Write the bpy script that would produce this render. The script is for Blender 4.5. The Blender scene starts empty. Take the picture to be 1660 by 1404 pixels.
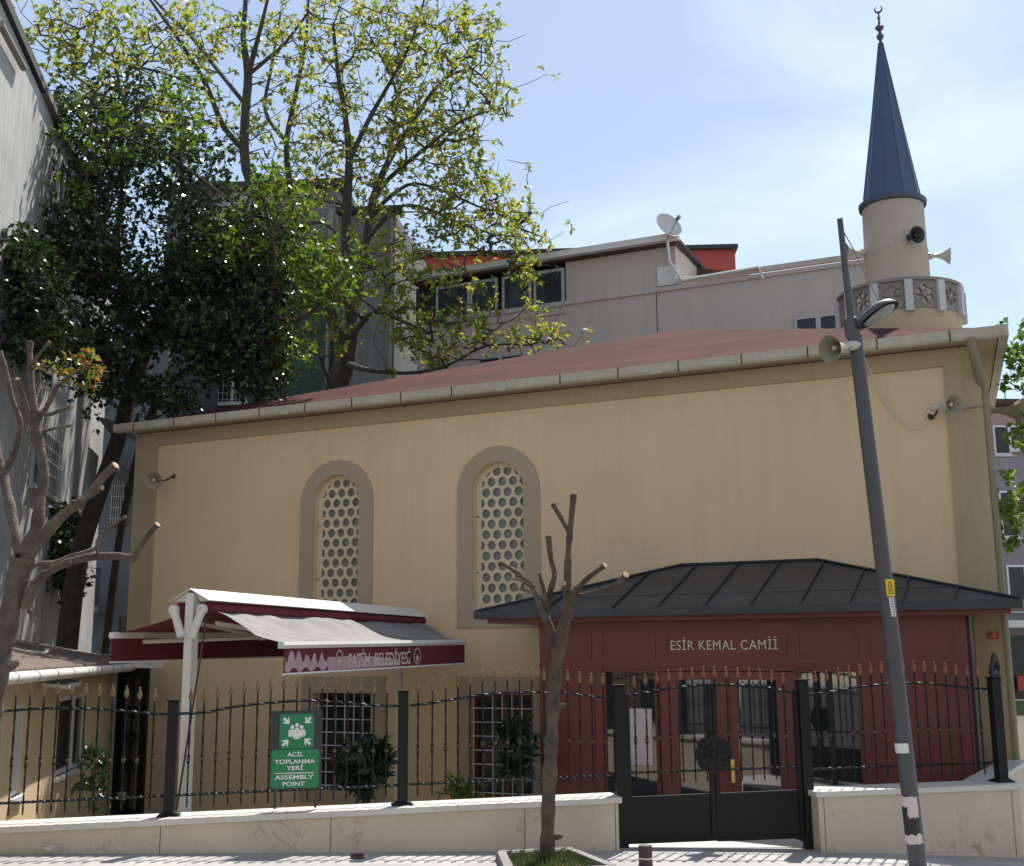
import bpy, math, random
import numpy as np
from mathutils import Vector, Matrix
from mathutils.geometry import tessellate_polygon
R = math.radians
SC = bpy.context.scene
COL = SC.collection

# ---------------------------------------------------------------- camera
F_PX, PITCH, ROLL = 1880.0, R(10.5), R(-0.5)
EYE = Vector((0.0, 0.0, 2.0))
CM = Matrix.Rotation(R(90) + PITCH, 4, 'X') @ Matrix.Rotation(ROLL, 4, 'Z')
cd = bpy.data.cameras.new('camera')
cam = bpy.data.objects.new('camera', cd)
COL.objects.link(cam)
cam.matrix_world = Matrix.Translation(EYE) @ CM
cd.sensor_width = 36.0
cd.lens = 36.0 * F_PX / 1660.0
cd.clip_start = 0.1
cd.clip_end = 3000
SC.camera = cam

# ---------------------------------------------------------------- sky, sun, exposure
SUN_EL = R(60)
SUN_AZ = math.atan2(0.40, 0.92)          # from +Y towards +X
sun_dir = Vector((math.sin(SUN_AZ) * math.cos(SUN_EL), math.cos(SUN_AZ) * math.cos(SUN_EL), math.sin(SUN_EL)))
W = bpy.data.worlds.new('World')
SC.world = W
W.use_nodes = True
nt = W.node_tree
for n in list(nt.nodes): nt.nodes.remove(n)
def wn(t, **k):
    n = nt.nodes.new(t)
    for a, b in k.items(): setattr(n, a, b)
    return n
out = wn('ShaderNodeOutputWorld'); bg = wn('ShaderNodeBackground')
sky = wn('ShaderNodeTexSky', sky_type='NISHITA', sun_disc=False, sun_elevation=SUN_EL, sun_rotation=SUN_AZ)
sky.air_density = 1.15; sky.dust_density = 0.7; sky.ozone_density = 2.2
tc = wn('ShaderNodeTexCoord'); mp = wn('ShaderNodeMapping')
mp.inputs['Scale'].default_value = (1.0, 1.0, 2.6)
mp.inputs['Rotation'].default_value = (0.0, 0.35, 0.4)
no = wn('ShaderNodeTexNoise'); no.inputs['Scale'].default_value = 2.1; no.inputs['Detail'].default_value = 9
no.inputs['Roughness'].default_value = 0.52; no.inputs['Distortion'].default_value = 0.35
cr = wn('ShaderNodeValToRGB'); cr.color_ramp.elements[0].position = 0.42; cr.color_ramp.elements[1].position = 0.80
cr.color_ramp.elements[0].color = (0.17, 0.17, 0.17, 1); cr.color_ramp.elements[1].color = (0.85, 0.85, 0.85, 1)
mx = wn('ShaderNodeMixRGB'); mx.inputs[2].default_value = (8.6, 9.4, 10.2, 1)
nt.links.new(tc.outputs['Generated'], mp.inputs[0]); nt.links.new(mp.outputs[0], no.inputs['Vector'])
sx_ = wn('ShaderNodeSeparateXYZ'); nt.links.new(tc.outputs['Generated'], sx_.inputs[0])
mr = wn('ShaderNodeMapRange'); mr.interpolation_type = 'SMOOTHSTEP'
mr.inputs[1].default_value = -0.15; mr.inputs[2].default_value = 0.42; mr.inputs[3].default_value = -0.16; mr.inputs[4].default_value = 0.0
nt.links.new(sx_.outputs[0], mr.inputs[0])
ad = wn('ShaderNodeMath', operation='ADD'); nt.links.new(no.outputs['Fac'], ad.inputs[0]); nt.links.new(mr.outputs[0], ad.inputs[1])
nt.links.new(ad.outputs[0], cr.inputs[0]); nt.links.new(cr.outputs[0], mx.inputs[0])
nt.links.new(sky.outputs[0], mx.inputs[1]); nt.links.new(mx.outputs[0], bg.inputs[0])
bg.inputs['Strength'].default_value = 0.076
nt.links.new(bg.outputs[0], out.inputs[0])
sd = bpy.data.lights.new('sun', 'SUN'); so = bpy.data.objects.new('sun', sd); COL.objects.link(so)
sd.energy = 4.2; sd.angle = R(0.53); sd.color = (1.0, 0.955, 0.88)
so.rotation_euler = (-sun_dir).to_track_quat('-Z', 'Y').to_euler()
so.location = (0, 0, 30)
SC.view_settings.view_transform = 'Standard'
SC.view_settings.look = 'None'
SC.view_settings.gamma = 1
SC.view_settings.exposure = 0.85

# ---------------------------------------------------------------- rays and frames
def ray(px, py):
    return (CM.to_3x3() @ Vector(((px - 830) / F_PX, -(py - 702) / F_PX, -1.0)))
def at_y(px, py, Y):
    d = ray(px, py); return EYE + d * (Y / d.y)
class Fr:
    def __init__(s, o, rot):
        s.o = Vector((o[0], o[1], 0)); s.rot = rot
        s.m = Matrix.Translation(s.o) @ Matrix.Rotation(rot, 4, 'Z'); s.i = s.m.inverted()
        s.e = s.i @ EYE
    def d(s, px, py): return s.i.to_3x3() @ ray(px, py)
    def hit(s, px, py, y=0.0):
        d = s.d(px, py); t = (y - s.e.y) / d.y; p = s.e + d * t
        return (p.x, p.z)
    def hitx(s, px, py, x):
        d = s.d(px, py); t = (x - s.e.x) / d.x; p = s.e + d * t
        return (p.y, p.z)
    def w(s, x, y, z): return s.m @ Vector((x, y, z))
    def root(s, name, x=0, y=0, z=0):
        o = bpy.data.objects.new(name, None); COL.objects.link(o)
        o.location = s.w(x, y, z); o.rotation_euler = (0, 0, s.rot); o.empty_display_size = 0.2
        return o
def lerp(a, b, t): return a + (b - a) * t
def interp(xs, ys, x):
    if x <= xs[0]: return ys[0] + (ys[1]-ys[0])/(xs[1]-xs[0])*(x-xs[0])
    if x >= xs[-1]: return ys[-1] + (ys[-1]-ys[-2])/(xs[-1]-xs[-2])*(x-xs[-1])
    for i in range(len(xs)-1):
        if x <= xs[i+1]: return lerp(ys[i], ys[i+1], (x-xs[i])/(xs[i+1]-xs[i]))
def smooth_interp(xs, ys, x):
    n = len(xs)
    if x <= xs[0] or x >= xs[-1]: return interp(xs, ys, x)
    m = [0]*n
    for i in range(n):
        a = max(0, i-1); b = min(n-1, i+1); m[i] = (ys[b]-ys[a])/(xs[b]-xs[a])
    for i in range(n-1):
        if x <= xs[i+1]:
            h = xs[i+1]-xs[i]; t = (x-xs[i])/h
            return (2*t**3-3*t*t+1)*ys[i]+(t**3-2*t*t+t)*h*m[i]+(-2*t**3+3*t*t)*ys[i+1]+(t**3-t*t)*h*m[i+1]

at14 = at_y(1617, 1000, 14.2)
MO = Fr((at14.x, at14.y), R(-24.5))             # mosque: +x right along the wall, +y into the building
atf = at_y(1003, 1380, 11.22)
FE = Fr((atf.x, atf.y), R(10.2))                # fence
p = at_y(0, 900, 19.0); WB = Fr((p.x, p.y), R(100.8))
p = at_y(0, 1200, 12.5); HO = Fr((p.x, p.y), R(99.1))
CZ = -0.5                                       # courtyard level

# ---------------------------------------------------------------- object helpers
def tag(o, label=None, cat=None, group=None, kind=None):
    if label: o['label'] = label
    if cat: o['category'] = cat
    if group: o['group'] = group
    if kind: o['kind'] = kind
    return o
def empty(name, loc, rz=0):
    o = bpy.data.objects.new(name, None); COL.objects.link(o)
    o.location = loc; o.rotation_euler = (0, 0, rz); o.empty_display_size = 0.2
    return o
def chain_inv(root):
    m = Matrix.Identity(4); o = root
    while o is not None:
        m = Matrix.LocRotScale(o.location, o.rotation_euler, o.scale) @ m
        o = o.parent
    return m.inverted()
class MB:
    def __init__(s): s.v = []; s.f = []
    def add(s, vs, fs):
        b = len(s.v); s.v += [tuple(v) for v in vs]; s.f += [tuple(i + b for i in f) for f in fs]; return s
    def box(s, x0, x1, y0, y1, z0, z1):
        return s.add([(x0,y0,z0),(x1,y0,z0),(x1,y1,z0),(x0,y1,z0),(x0,y0,z1),(x1,y0,z1),(x1,y1,z1),(x0,y1,z1)],
                     [(0,3,2,1),(4,5,6,7),(0,1,5,4),(1,2,6,5),(2,3,7,6),(3,0,4,7)])
    def bevbox(s, x0, x1, y0, y1, z0, z1, b=0.01):
        vs = []
        for z, i in ((z0, b), (z0+b, 0), (z1-b, 0), (z1, b)):
            vs += [(x0+i+b*0, y0+i, z), (x1-i, y0+i, z), (x1-i, y1-i, z), (x0+i, y1-i, z)]
        fs = [(0,3,2,1), (12,13,14,15)]
        for l in range(3):
            for k in range(4):
                a = l*4+k; c = l*4+(k+1) % 4; fs.append((a, c, c+4, a+4))
        return s.add(vs, fs)
    def hexa(s, p8):   # bottom 4 then top 4
        return s.add(p8, [(0,3,2,1),(4,5,6,7),(0,1,5,4),(1,2,6,5),(2,3,7,6),(3,0,4,7)])
    def tube(s, pts, rad, n=8, cap=True, tw=0.0):
        pts = [Vector(p) for p in pts]
        if not hasattr(rad, '__len__'): rad = [rad]*len(pts)
        vs = []; fs = []; ref = None
        for i, p in enumerate(pts):
            a = pts[max(0, i-1)]; b = pts[min(len(pts)-1, i+1)]
            t = (b-a); t = t.normalized() if t.length > 1e-9 else Vector((0,0,1))
            if ref is None:
                ref = Vector((1,0,0)) if abs(t.x) < .8 else Vector((0,1,0))
            u = (ref - t*ref.dot(t)).normalized(); ref = u; w = t.cross(u)
            for k in range(n):
                an = 2*math.pi*(k+.5)/n + tw*i
                vs.append(p + (u*math.cos(an) + w*math.sin(an))*rad[i])
        for i in range(len(pts)-1):
            for k in range(n):
                fs.append((i*n+k, i*n+(k+1) % n, (i+1)*n+(k+1) % n, (i+1)*n+k))
        if cap:
            fs.append(tuple(reversed(range(n)))); fs.append(tuple((len(pts)-1)*n+k for k in range(n)))
        return s.add(vs, fs)
    def lathe(s, prof, n=16, o=(0,0,0), axis=None, a0=0.0, cap=True):    # prof: (r, h)
        o = Vector(o); ax = Vector(axis).normalized() if axis is not None else Vector((0,0,1))
        ref = Vector((1,0,0)) if abs(ax.x) < .8 else Vector((0,1,0))
        u = (ref - ax*ref.dot(ax)).normalized(); w = ax.cross(u)
        vs = []; fs = []
        for r, h in prof:
            for k in range(n):
                an = 2*math.pi*k/n + a0
                vs.append(o + ax*h + (u*math.cos(an)+w*math.sin(an))*r)
        for i in range(len(prof)-1):
            for k in range(n):
                fs.append((i*n+k, i*n+(k+1) % n, (i+1)*n+(k+1) % n, (i+1)*n+k))
        if cap and prof[0][0] > 1e-5: fs.append(tuple(reversed(range(n))))
        if cap and prof[-1][0] > 1e-5: fs.append(tuple((len(prof)-1)*n+k for k in range(n)))
        return s.add(vs, fs)
    def plate(s, loops, y0, y1, T=None):   # loops in (x,z), first outer, then holes; extruded y0(front)..y1
        ls = [[Vector((a, b, 0)) for a, b in l] for l in loops]
        tris = tessellate_polygon(ls)
        flat = [q for l in ls for q in l]; n = len(flat)
        T = T or (lambda x, y, z: (x, y, z))
        vs = [T(q.x, y0, q.y) for q in flat] + [T(q.x, y1, q.y) for q in flat]
        fs = []
        for a, b, c in tris:
            A, B, C_ = flat[a], flat[b], flat[c]
            cr_ = (B.x-A.x)*(C_.y-A.y)-(B.y-A.y)*(C_.x-A.x)
            if abs(cr_) < 1e-12: continue
            if cr_ < 0: a, c = c, a
            fs.append((a, b, c)); fs.append((c+n, b+n, a+n))
        k = 0
        for li, l in enumerate(ls):
            m = len(l)
            ar = sum(l[i].x*l[(i+1) % m].y-l[(i+1) % m].x*l[i].y for i in range(m))
            fw = (ar > 0) == (li == 0)
            for i in range(m):
                a = k+i; b = k+(i+1) % m
                fs.append((a, a+n, b+n, b) if fw else (a, b, b+n, a+n))
            k += m
        return s.add(vs, fs)
    def build(s, name, mat, parent=None, smooth=False, world=False):
        vs = s.v
        if world and parent is not None:
            iv = chain_inv(parent); vs = [tuple(iv @ Vector(v)) for v in vs]
        me = bpy.data.meshes.new(name); me.from_pydata(vs, [], s.f)
        me.validate()
        if smooth:
            me.polygons.foreach_set('use_smooth', [True]*len(me.polygons))
            try: me.set_sharp_from_angle(angle=R(38))
            except Exception: pass
        me.materials.append(mat)
        o = bpy.data.objects.new(name, me); COL.objects.link(o)
        if parent is not None: o.parent = parent
        return o
def split_build(mb, name, mat, parent=None, smooth=False):
    par = list(range(len(mb.v)))
    def fd(a):
        while par[a] != a: par[a] = par[par[a]]; a = par[a]
        return a
    for f in mb.f:
        r0 = fd(f[0])
        for q in f[1:]: par[fd(q)] = r0
    groups = {}
    for f in mb.f: groups.setdefault(fd(f[0]), []).append(f)
    first = None
    for g, fl_ in groups.items():
        ids = sorted({i for f in fl_ for i in f}); mp_ = {a: k for k, a in enumerate(ids)}
        m = MB(); m.v = [mb.v[i] for i in ids]; m.f = [tuple(mp_[i] for i in f) for f in fl_]
        o = m.build(name, mat, parent, smooth); first = first or o
    return first
def text_obj(name, txt, size, mat, parent, loc, rot=(R(90),0,0), ext=0.006, bold=0.0, sx=1.0, space=1.0, shear=0):
    cu = bpy.data.curves.new(name, 'FONT'); cu.body = txt; cu.size = size; cu.extrude = ext
    cu.align_x = 'CENTER'; cu.align_y = 'CENTER'; cu.offset = bold; cu.space_character = space; cu.shear = shear
    cu.resolution_u = 4
    t = bpy.data.objects.new(name, cu); COL.objects.link(t)
    dg = bpy.context.evaluated_depsgraph_get()
    me = bpy.data.meshes.new_from_object(t.evaluated_get(dg))
    bpy.data.objects.remove(t); bpy.data.curves.remove(cu)
    me.name = name; me.materials.clear(); me.materials.append(mat)
    mtx = Matrix.LocRotScale(Vector(loc), __import__('mathutils').Euler(rot), Vector((sx, 1, 1)))
    me.transform(mtx)
    o = bpy.data.objects.new(name, me); COL.objects.link(o); o.parent = parent
    return o

# ---------------------------------------------------------------- materials
def hexc(r, g, b): return (r, g, b, 1)
def pmat(name, col, rough=.8, var=.12, scale=1.5, bump=0.0, bscale=60, metal=0.0, stain=0.0, stcol=(.12,.1,.08),
         streak=0.0, spec=None, fine=.06, ior=None):
    m = bpy.data.materials.new(name); m.use_nodes = True; t = m.node_tree
    b = t.nodes['Principled BSDF']; L = t.links.new
    tc = t.nodes.new('ShaderNodeTexCoord')
    def noise(sc, det=4, rg=.55, vec=None, dist=0):
        n = t.nodes.new('ShaderNodeTexNoise'); n.inputs['Scale'].default_value = sc; n.inputs['Detail'].default_value = det
        n.inputs['Roughness'].default_value = rg; n.inputs['Distortion'].default_value = dist
        L(vec or tc.outputs['Object'], n.inputs['Vector']); return n.outputs['Fac']
    def ramp(v, a, c, ca=0., cc=1.):
        n = t.nodes.new('ShaderNodeMapRange'); n.inputs[1].default_value = a; n.inputs[2].default_value = c
        n.inputs[3].default_value = ca; n.inputs[4].default_value = cc; L(v, n.inputs[0]); return n.outputs[0]
    def mixc(f, a, c, bt='MIX'):
        n = t.nodes.new('ShaderNodeMixRGB'); n.blend_type = bt
        for i, v in ((0, f), (1, a), (2, c)):
            if hasattr(v, 'links'): L(v, n.inputs[i])
            else: n.inputs[i].default_value = v if i == 0 else (v[0], v[1], v[2], 1)
        return n.outputs[0]
    c1 = tuple(x*(1-var) for x in col); c2 = tuple(min(1, x*(1+var)) for x in col)
    out = mixc(ramp(noise(scale, 5), .3, .7), c1, c2)
    if fine:
        g = ramp(noise(45, 3), .3, .7, 1-fine, 1+fine)
        cb = t.nodes.new('ShaderNodeCombineColor'); [L(g, cb.inputs[i]) for i in range(3)]
        out = mixc(1.0, out, cb.outputs[0], 'MULTIPLY')
    if stain:
        out = mixc(ramp(noise(scale*.9+.3, 8, .7, dist=.4), .55, .75, 0, stain), out, stcol)
    if streak:
        mpn = t.nodes.new('ShaderNodeMapping'); mpn.inputs['Scale'].default_value = (3.2, 3.2, .22)
        L(tc.outputs['Object'], mpn.inputs[0])
        out = mixc(ramp(noise(1.6, 6, .65, mpn.outputs[0]), .48, .78, 0, streak), out, stcol)
    L(out, b.inputs['Base Color'])
    b.inputs['Roughness'].default_value = rough; b.inputs['Metallic'].default_value = metal
    if spec is not None: b.inputs['Specular IOR Level'].default_value = spec
    if ior: b.inputs['IOR'].default_value = ior
    if bump:
        bp = t.nodes.new('ShaderNodeBump'); bp.inputs['Strength'].default_value = bump; bp.inputs['Distance'].default_value = .03 if 'bark' in name else .01
        L(noise(bscale, 6, .6), bp.inputs['Height']); L(bp.outputs[0], b.inputs['Normal'])
    return m
def leafmat(name, cols, rough=.35, trans=.45, spec=.5):
    m = bpy.data.materials.new(name); m.use_nodes = True; t = m.node_tree; L = t.links.new
    b = t.nodes['Principled BSDF']; o = t.nodes['Material Output']
    g = t.nodes.new('ShaderNodeNewGeometry'); r = t.nodes.new('ShaderNodeValToRGB')
    L(g.outputs['Random Per Island'], r.inputs[0])
    el = r.color_ramp.elements
    while len(el) < len(cols): el.new(0.5)
    for i, (p_, c) in enumerate(cols): el[i].position = p_; el[i].color = (c[0], c[1], c[2], 1)
    L(r.outputs[0], b.inputs['Base Color']); b.inputs['Roughness'].default_value = rough
    b.inputs['Specular IOR Level'].default_value = spec
    tr = t.nodes.new('ShaderNodeBsdfTranslucent')
    h = t.nodes.new('ShaderNodeHueSaturation'); h.inputs['Value'].default_value = 1.5; h.inputs['Saturation'].default_value = 1.1
    h.inputs['Hue'].default_value = .485
    L(r.outputs[0], h.inputs['Color']); L(h.outputs[0], tr.inputs[0])
    ms = t.nodes.new('ShaderNodeMixShader'); ms.inputs[0].default_value = trans
    L(b.outputs[0], ms.inputs[1]); L(tr.outputs[0], ms.inputs[2]); L(ms.outputs[0], o.inputs[0])
    return m
def nodes_of(m): return m.node_tree, m.node_tree.nodes['Principled BSDF']

M = {}
M['wall'] = pmat('cream_render', (.69, .525, .34), .9, .06, .5, .25, 90, stain=.2, stcol=(.46,.34,.21), streak=.24)
M['trimwall'] = pmat('brown_render', (.42, .33, .215), .9, .06, .6, .25, 90, streak=.25, stcol=(.25,.2,.13))
M['surround'] = pmat('grey_render', (.41, .325, .24), .9, .05, .8, .2, 90, streak=.15, stcol=(.28,.23,.18))
M['lattice'] = pmat('plaster_lattice', (.62, .53, .40), .85, .06, 2, .1, 90)
M['roofred'] = pmat('red_roofing', (.066, .023, .020), .95, .2, 1.2, .4, 60, spec=.12, stain=.3, stcol=(.05,.026,.024), streak=0)
M['gutter'] = pmat('painted_gutter', (.46, .42, .34), .55, .08, 2, 0, streak=.35, stcol=(.24,.2,.14))
M['pipe'] = pmat('olive_pipe', (.22, .20, .13), .6, .1, 2, 0, streak=.2)
M['porchred'] = pmat('oxblood_paint', (.145, .034, .029), .42, .14, .6, .10, 25, streak=.35, stcol=(.16,.04,.03))
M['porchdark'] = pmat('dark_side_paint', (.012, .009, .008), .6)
M['zinc'] = pmat('dark_zinc', (.032, .036, .040), .5, .3, 1.8, .3, 14, stain=.45, stcol=(.07,.073,.075), streak=0, metal=.0)
M['zincedge'] = pmat('zinc_seam', (.012, .014, .016), .5, .1, 3)
M['letters'] = pmat('sign_lettering_metal', (.62, .58, .50), .4, .04)
M['iron'] = pmat('painted_iron', (.007, .0078, .008), .55, .2, 6, .1, 120, spec=.3)
M['gold'] = pmat('gilt_paint', (.20, .125, .065), .45, .35, 30, .2, 120, metal=.25)
M['copper'] = pmat('red_gilt_paint', (.22, .085, .05), .45, .3, 30, metal=.3)
M['brass'] = pmat('brass', (.65, .47, .16), .3, .1, 10, metal=.8)
M['whitemetal'] = pmat('white_powder_coat', (.66, .64, .60), .42, .06, 2, 0, streak=.12, stcol=(.35,.3,.24))
M['valance_w'] = pmat('white_edge', (.75, .75, .76), .4, .03)
M['burg'] = pmat('burgundy_canvas', (.13, .018, .027), .85, .12, 2, .1, 200, stain=.2, stcol=(.12,.02,.03))
M['greycanvas'] = pmat('weathered_canvas', (.21, .20, .19), .9, .25, 2.6, .2, 200, streak=0, stain=.7, stcol=(.10,.095,.09))
M['concrete'] = pmat('grey_concrete', (.20, .195, .185), .9, .22, .35, .5, 20, stain=.6, stcol=(.07,.07,.065), streak=.7)
M['concretelow'] = pmat('concrete_smooth', (.30, .29, .27), .9, .12, .5, .3, 30, stain=.3, stcol=(.15,.14,.13), streak=.3)
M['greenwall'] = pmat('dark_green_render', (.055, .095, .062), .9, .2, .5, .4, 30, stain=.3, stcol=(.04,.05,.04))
M['palewall'] = pmat('pale_grey_render', (.42, .425, .41), .9, .2, .7, .5, 20, stain=.6, stcol=(.17,.165,.15), streak=.75)
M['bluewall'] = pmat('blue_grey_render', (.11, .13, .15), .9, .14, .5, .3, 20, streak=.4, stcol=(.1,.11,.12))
M['beige'] = pmat('beige_render', (.52, .45, .40), .9, .06, .35, .25, 40, stain=.2, stcol=(.38,.32,.29), streak=.4)
M['redrender'] = pmat('red_render', (.46, .085, .065), .85, .1, .6, .2, 40, stain=.2, stcol=(.3,.06,.05))
M['darkroof'] = pmat('bitumen_roof', (.045, .045, .048), .8, .2, 1)
M['brownfascia'] = pmat('brown_fascia', (.075, .04, .035), .8, .2, 2)
M['violet'] = pmat('mauve_render', (.27, .245, .28), .9, .08, .3, .2, 30, streak=.15)
M['pinkwall'] = pmat('pink_render', (.50, .36, .34), .9, .1, .6)
M['pvc'] = pmat('white_pvc', (.70, .71, .72), .35, .03)
M['greyframe'] = pmat('grey_window_frame', (.42, .43, .44), .45, .05)
M['spire'] = pmat('blue_lead', (.07, .098, .175), .5, .12, 1.3, .1, 12, metal=.15)
M['spirerim'] = pmat('lead_rim', (.06, .075, .12), .5, .1, 3)
M['minaret'] = pmat('minaret_render', (.50, .425, .35), .9, .06, .7, .2, 60, stain=.2, stcol=(.36,.28,.2), streak=.2)
M['corbel'] = pmat('corbel_render', (.52, .42, .27), .9, .08, 1, .2, 60, stain=.55, stcol=(.28,.17,.08))
M['stone'] = pmat('grey_cast_stone', (.27, .245, .225), .85, .1, 2, .2, 60)
M['stonepost'] = pmat('pale_cast_stone', (.58, .56, .55), .8, .06, 2)
M['hornw'] = pmat('cream_horn', (.55, .53, .45), .5, .08, 5, stain=.3, stcol=(.3,.26,.18))
M['horni'] = pmat('horn_inside', (.30, .27, .20), .6, .1, 5)
M['hornd'] = pmat('dark_horn', (.03, .03, .032), .4)
M['pole'] = pmat('grey_lamp_paint', (.075, .077, .085), .5, .1, 4, .15, 60, stain=.15, stcol=(.07,.07,.075))
M['lampglass'] = pmat('lamp_bowl', (.30, .31, .32), .15, .05, 5)
M['bark'] = pmat('bark', (.105, .078, .058), .9, .45, 7, 1.0, 22, stain=.4, stcol=(.04,.03,.024))
M['bark2'] = pmat('grey_bark', (.07, .060, .050), .9, .3, 6, .8, 40)
M['barkred'] = pmat('brown_bark', (.12, .092, .072), .9, .45, 7, 1.0, 22, stain=.4, stcol=(.045,.03,.024))
M['barkdark'] = pmat('dark_bark', (.055, .045, .038), .9, .3, 6, .8, 40)
M['cutwood'] = pmat('cut_wood', (.42, .28, .17), .8, .15, 20)
M['green_sign'] = pmat('sign_green', (.012, .20, .085), .35, .05, 4)
M['whitepaint'] = pmat('white_paint', (.74, .75, .74), .5, .03)
M['board'] = pmat('black_board', (.028, .030, .032), .5, .15, 6)
M['yellow'] = pmat('yellow_plate', (.80, .56, .02), .4, .04)
M['black'] = pmat('black_print', (.02, .02, .02), .5)
M['paper'] = pmat('paper_notice', (.62, .54, .52), .8, .05, 3)
M['paperpale'] = pmat('faded_notice', (.55, .48, .47), .7, .12, 6)
M['plastic_t'] = pmat('turquoise_plastic', (.02, .38, .36), .4)
M['plastic_r'] = pmat('red_plastic', (.40, .05, .03), .45)
M['terra'] = pmat('terracotta', (.35, .12, .06), .8)
M['tile'] = pmat('old_roof_tile', (.12, .085, .07), .9, .3, 3, .6, 15, stain=.5, stcol=(.07,.06,.055))
M['hwall'] = pmat('yellow_render', (.62, .49, .30), .9, .06, .7, .25, 80, streak=.15, stcol=(.4,.3,.18))
M['skin'] = pmat('skin', (.45, .28, .2), .6)
M['cloth'] = pmat('black_cloth', (.025, .025, .03), .9)
M['wire'] = pmat('wire', (.25, .23, .2), .6)
M['wirew'] = pmat('white_wire', (.6, .58, .54), .6)
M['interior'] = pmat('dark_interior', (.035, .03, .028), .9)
M['curtain'] = pmat('window_curtain', (.5, .48, .45), .9, .1, 5)
M['soil'] = pmat('soil', (.08, .06, .04), 1, .3, 8, .8, 30)
M['kerb'] = pmat('kerb_stone', (.2, .19, .18), .85, .12, 3, .4, 40, stain=.2)
M['court'] = pmat('courtyard_paving', (.36, .33, .29), .9, .12, 1, .3, 30, stain=.3)
M['farwall'] = pmat('street_render', (.70, .61, .48), .9, .1, .3, .2, 30, stain=.2, stcol=(.3,.28,.25))
M['asphalt'] = pmat('asphalt', (.055, .055, .057), .9, .15, 1, .5, 120)
M['grassy'] = leafmat('grass_blades', [(0, (.03,.055,.012)), (1, (.09,.13,.03))], .6, .3)
M['glass'] = pmat('window_glass', (.016, .018, .020), .03, .1, 1, fine=0, ior=2.3)
M['glassdull'] = pmat('dusty_window_glass', (.030, .032, .036), .12, .3, 3, fine=0, ior=1.42)
M['greenglass'] = pmat('coloured_glass', (.13, .125, .095), .35, .35, 3.5, fine=0, ior=1.8)
M['yg'] = leafmat('spring_leaves', [(0, (.26,.17,.06)), (.08, (.27,.26,.06)), (.6, (.22,.27,.05)), (1, (.10,.19,.04))], .45, .55)
M['dkleaf'] = leafmat('glossy_dark_leaves', [(0, (.014,.032,.013)), (.6, (.028,.056,.018)), (1, (.06,.10,.025))], .3, .16, .4)
M['midleaf'] = leafmat('fresh_green_leaves', [(0, (.05,.10,.015)), (1, (.12,.19,.03))], .35, .45)
M['orleaf'] = leafmat('orange_young_leaves', [(0, (.36,.12,.04)), (.3, (.30,.17,.05)), (.5, (.16,.20,.04)), (1, (.05,.12,.03))], .35, .4)
M['bushleaf'] = leafmat('bush_leaves', [(0, (.015,.035,.015)), (1, (.04,.08,.025))], .35, .2)
M['rtleaf'] = leafmat('plane_leaves', [(0, (.07,.13,.03)), (1, (.16,.25,.06))], .4, .5)

def tweak_leafroot(): pass
# marble cladding: veins, joints and stains
def marble():
    m = pmat('marble_cladding', (.52, .45, .365), .6, .1, 1.3, .15, 40, stain=.45, stcol=(.38,.31,.24))
    t, b = nodes_of(m); L = t.links.new
    prev = b.inputs['Base Color'].links[0].from_socket
    tc = t.nodes.new('ShaderNodeTexCoord')
    mp = t.nodes.new('ShaderNodeMapping'); mp.inputs['Scale'].default_value = (1, 1, .75); mp.inputs['Rotation'].default_value = (0, .6, 0)
    L(tc.outputs['Object'], mp.inputs[0])
    n = t.nodes.new('ShaderNodeTexNoise'); n.inputs['Scale'].default_value = 1.7; n.inputs['Detail'].default_value = 9
    n.inputs['Roughness'].default_value = .62; n.inputs['Distortion'].default_value = 1.6; L(mp.outputs[0], n.inputs['Vector'])
    a = t.nodes.new('ShaderNodeMath'); a.operation = 'SUBTRACT'; a.inputs[1].default_value = .5; L(n.outputs['Fac'], a.inputs[0])
    c = t.nodes.new('ShaderNodeMath'); c.operation = 'ABSOLUTE'; L(a.outputs[0], c.inputs[0])
    r = t.nodes.new('ShaderNodeMapRange'); r.inputs[1].default_value = 0; r.inputs[2].default_value = .018; r.inputs[3].default_value = .5; r.inputs[4].default_value = 0
    L(c.outputs[0], r.inputs[0])
    n2 = t.nodes.new('ShaderNodeTexNoise'); n2.inputs['Scale'].default_value = 1.1; L(tc.outputs['Object'], n2.inputs['Vector'])
    r2 = t.nodes.new('ShaderNodeMapRange'); r2.inputs[1].default_value = .52; r2.inputs[2].default_value = .66; L(n2.outputs['Fac'], r2.inputs[0])
    mu = t.nodes.new('ShaderNodeMath'); mu.operation = 'MULTIPLY'; L(r.outputs[0], mu.inputs[0]); L(r2.outputs[0], mu.inputs[1])
    x = t.nodes.new('ShaderNodeMixRGB'); x.inputs[2].default_value = (.20, .14, .09, 1); L(mu.outputs[0], x.inputs[0]); L(prev, x.inputs[1])
    n3 = t.nodes.new('ShaderNodeTexNoise'); n3.inputs['Scale'].default_value = 2.3; n3.inputs['Detail'].default_value = 10; n3.inputs['Roughness'].default_value = .75
    L(tc.outputs['Object'], n3.inputs['Vector'])
    r3 = t.nodes.new('ShaderNodeMapRange'); r3.inputs[1].default_value = .57; r3.inputs[2].default_value = .68; r3.inputs[4].default_value = .7; L(n3.outputs['Fac'], r3.inputs[0])
    y = t.nodes.new('ShaderNodeMixRGB'); y.inputs[2].default_value = (.20, .15, .09, 1); L(r3.outputs[0], y.inputs[0]); L(x.outputs[0], y.inputs[1])
    L(y.outputs[0], b.inputs['Base Color'])
    return m
M['marble'] = marble()
M['coping'] = pmat('marble_coping', (.56, .53, .49), .5, .07, 1.6, .1, 40, stain=.2, stcol=(.4,.36,.3))
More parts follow.
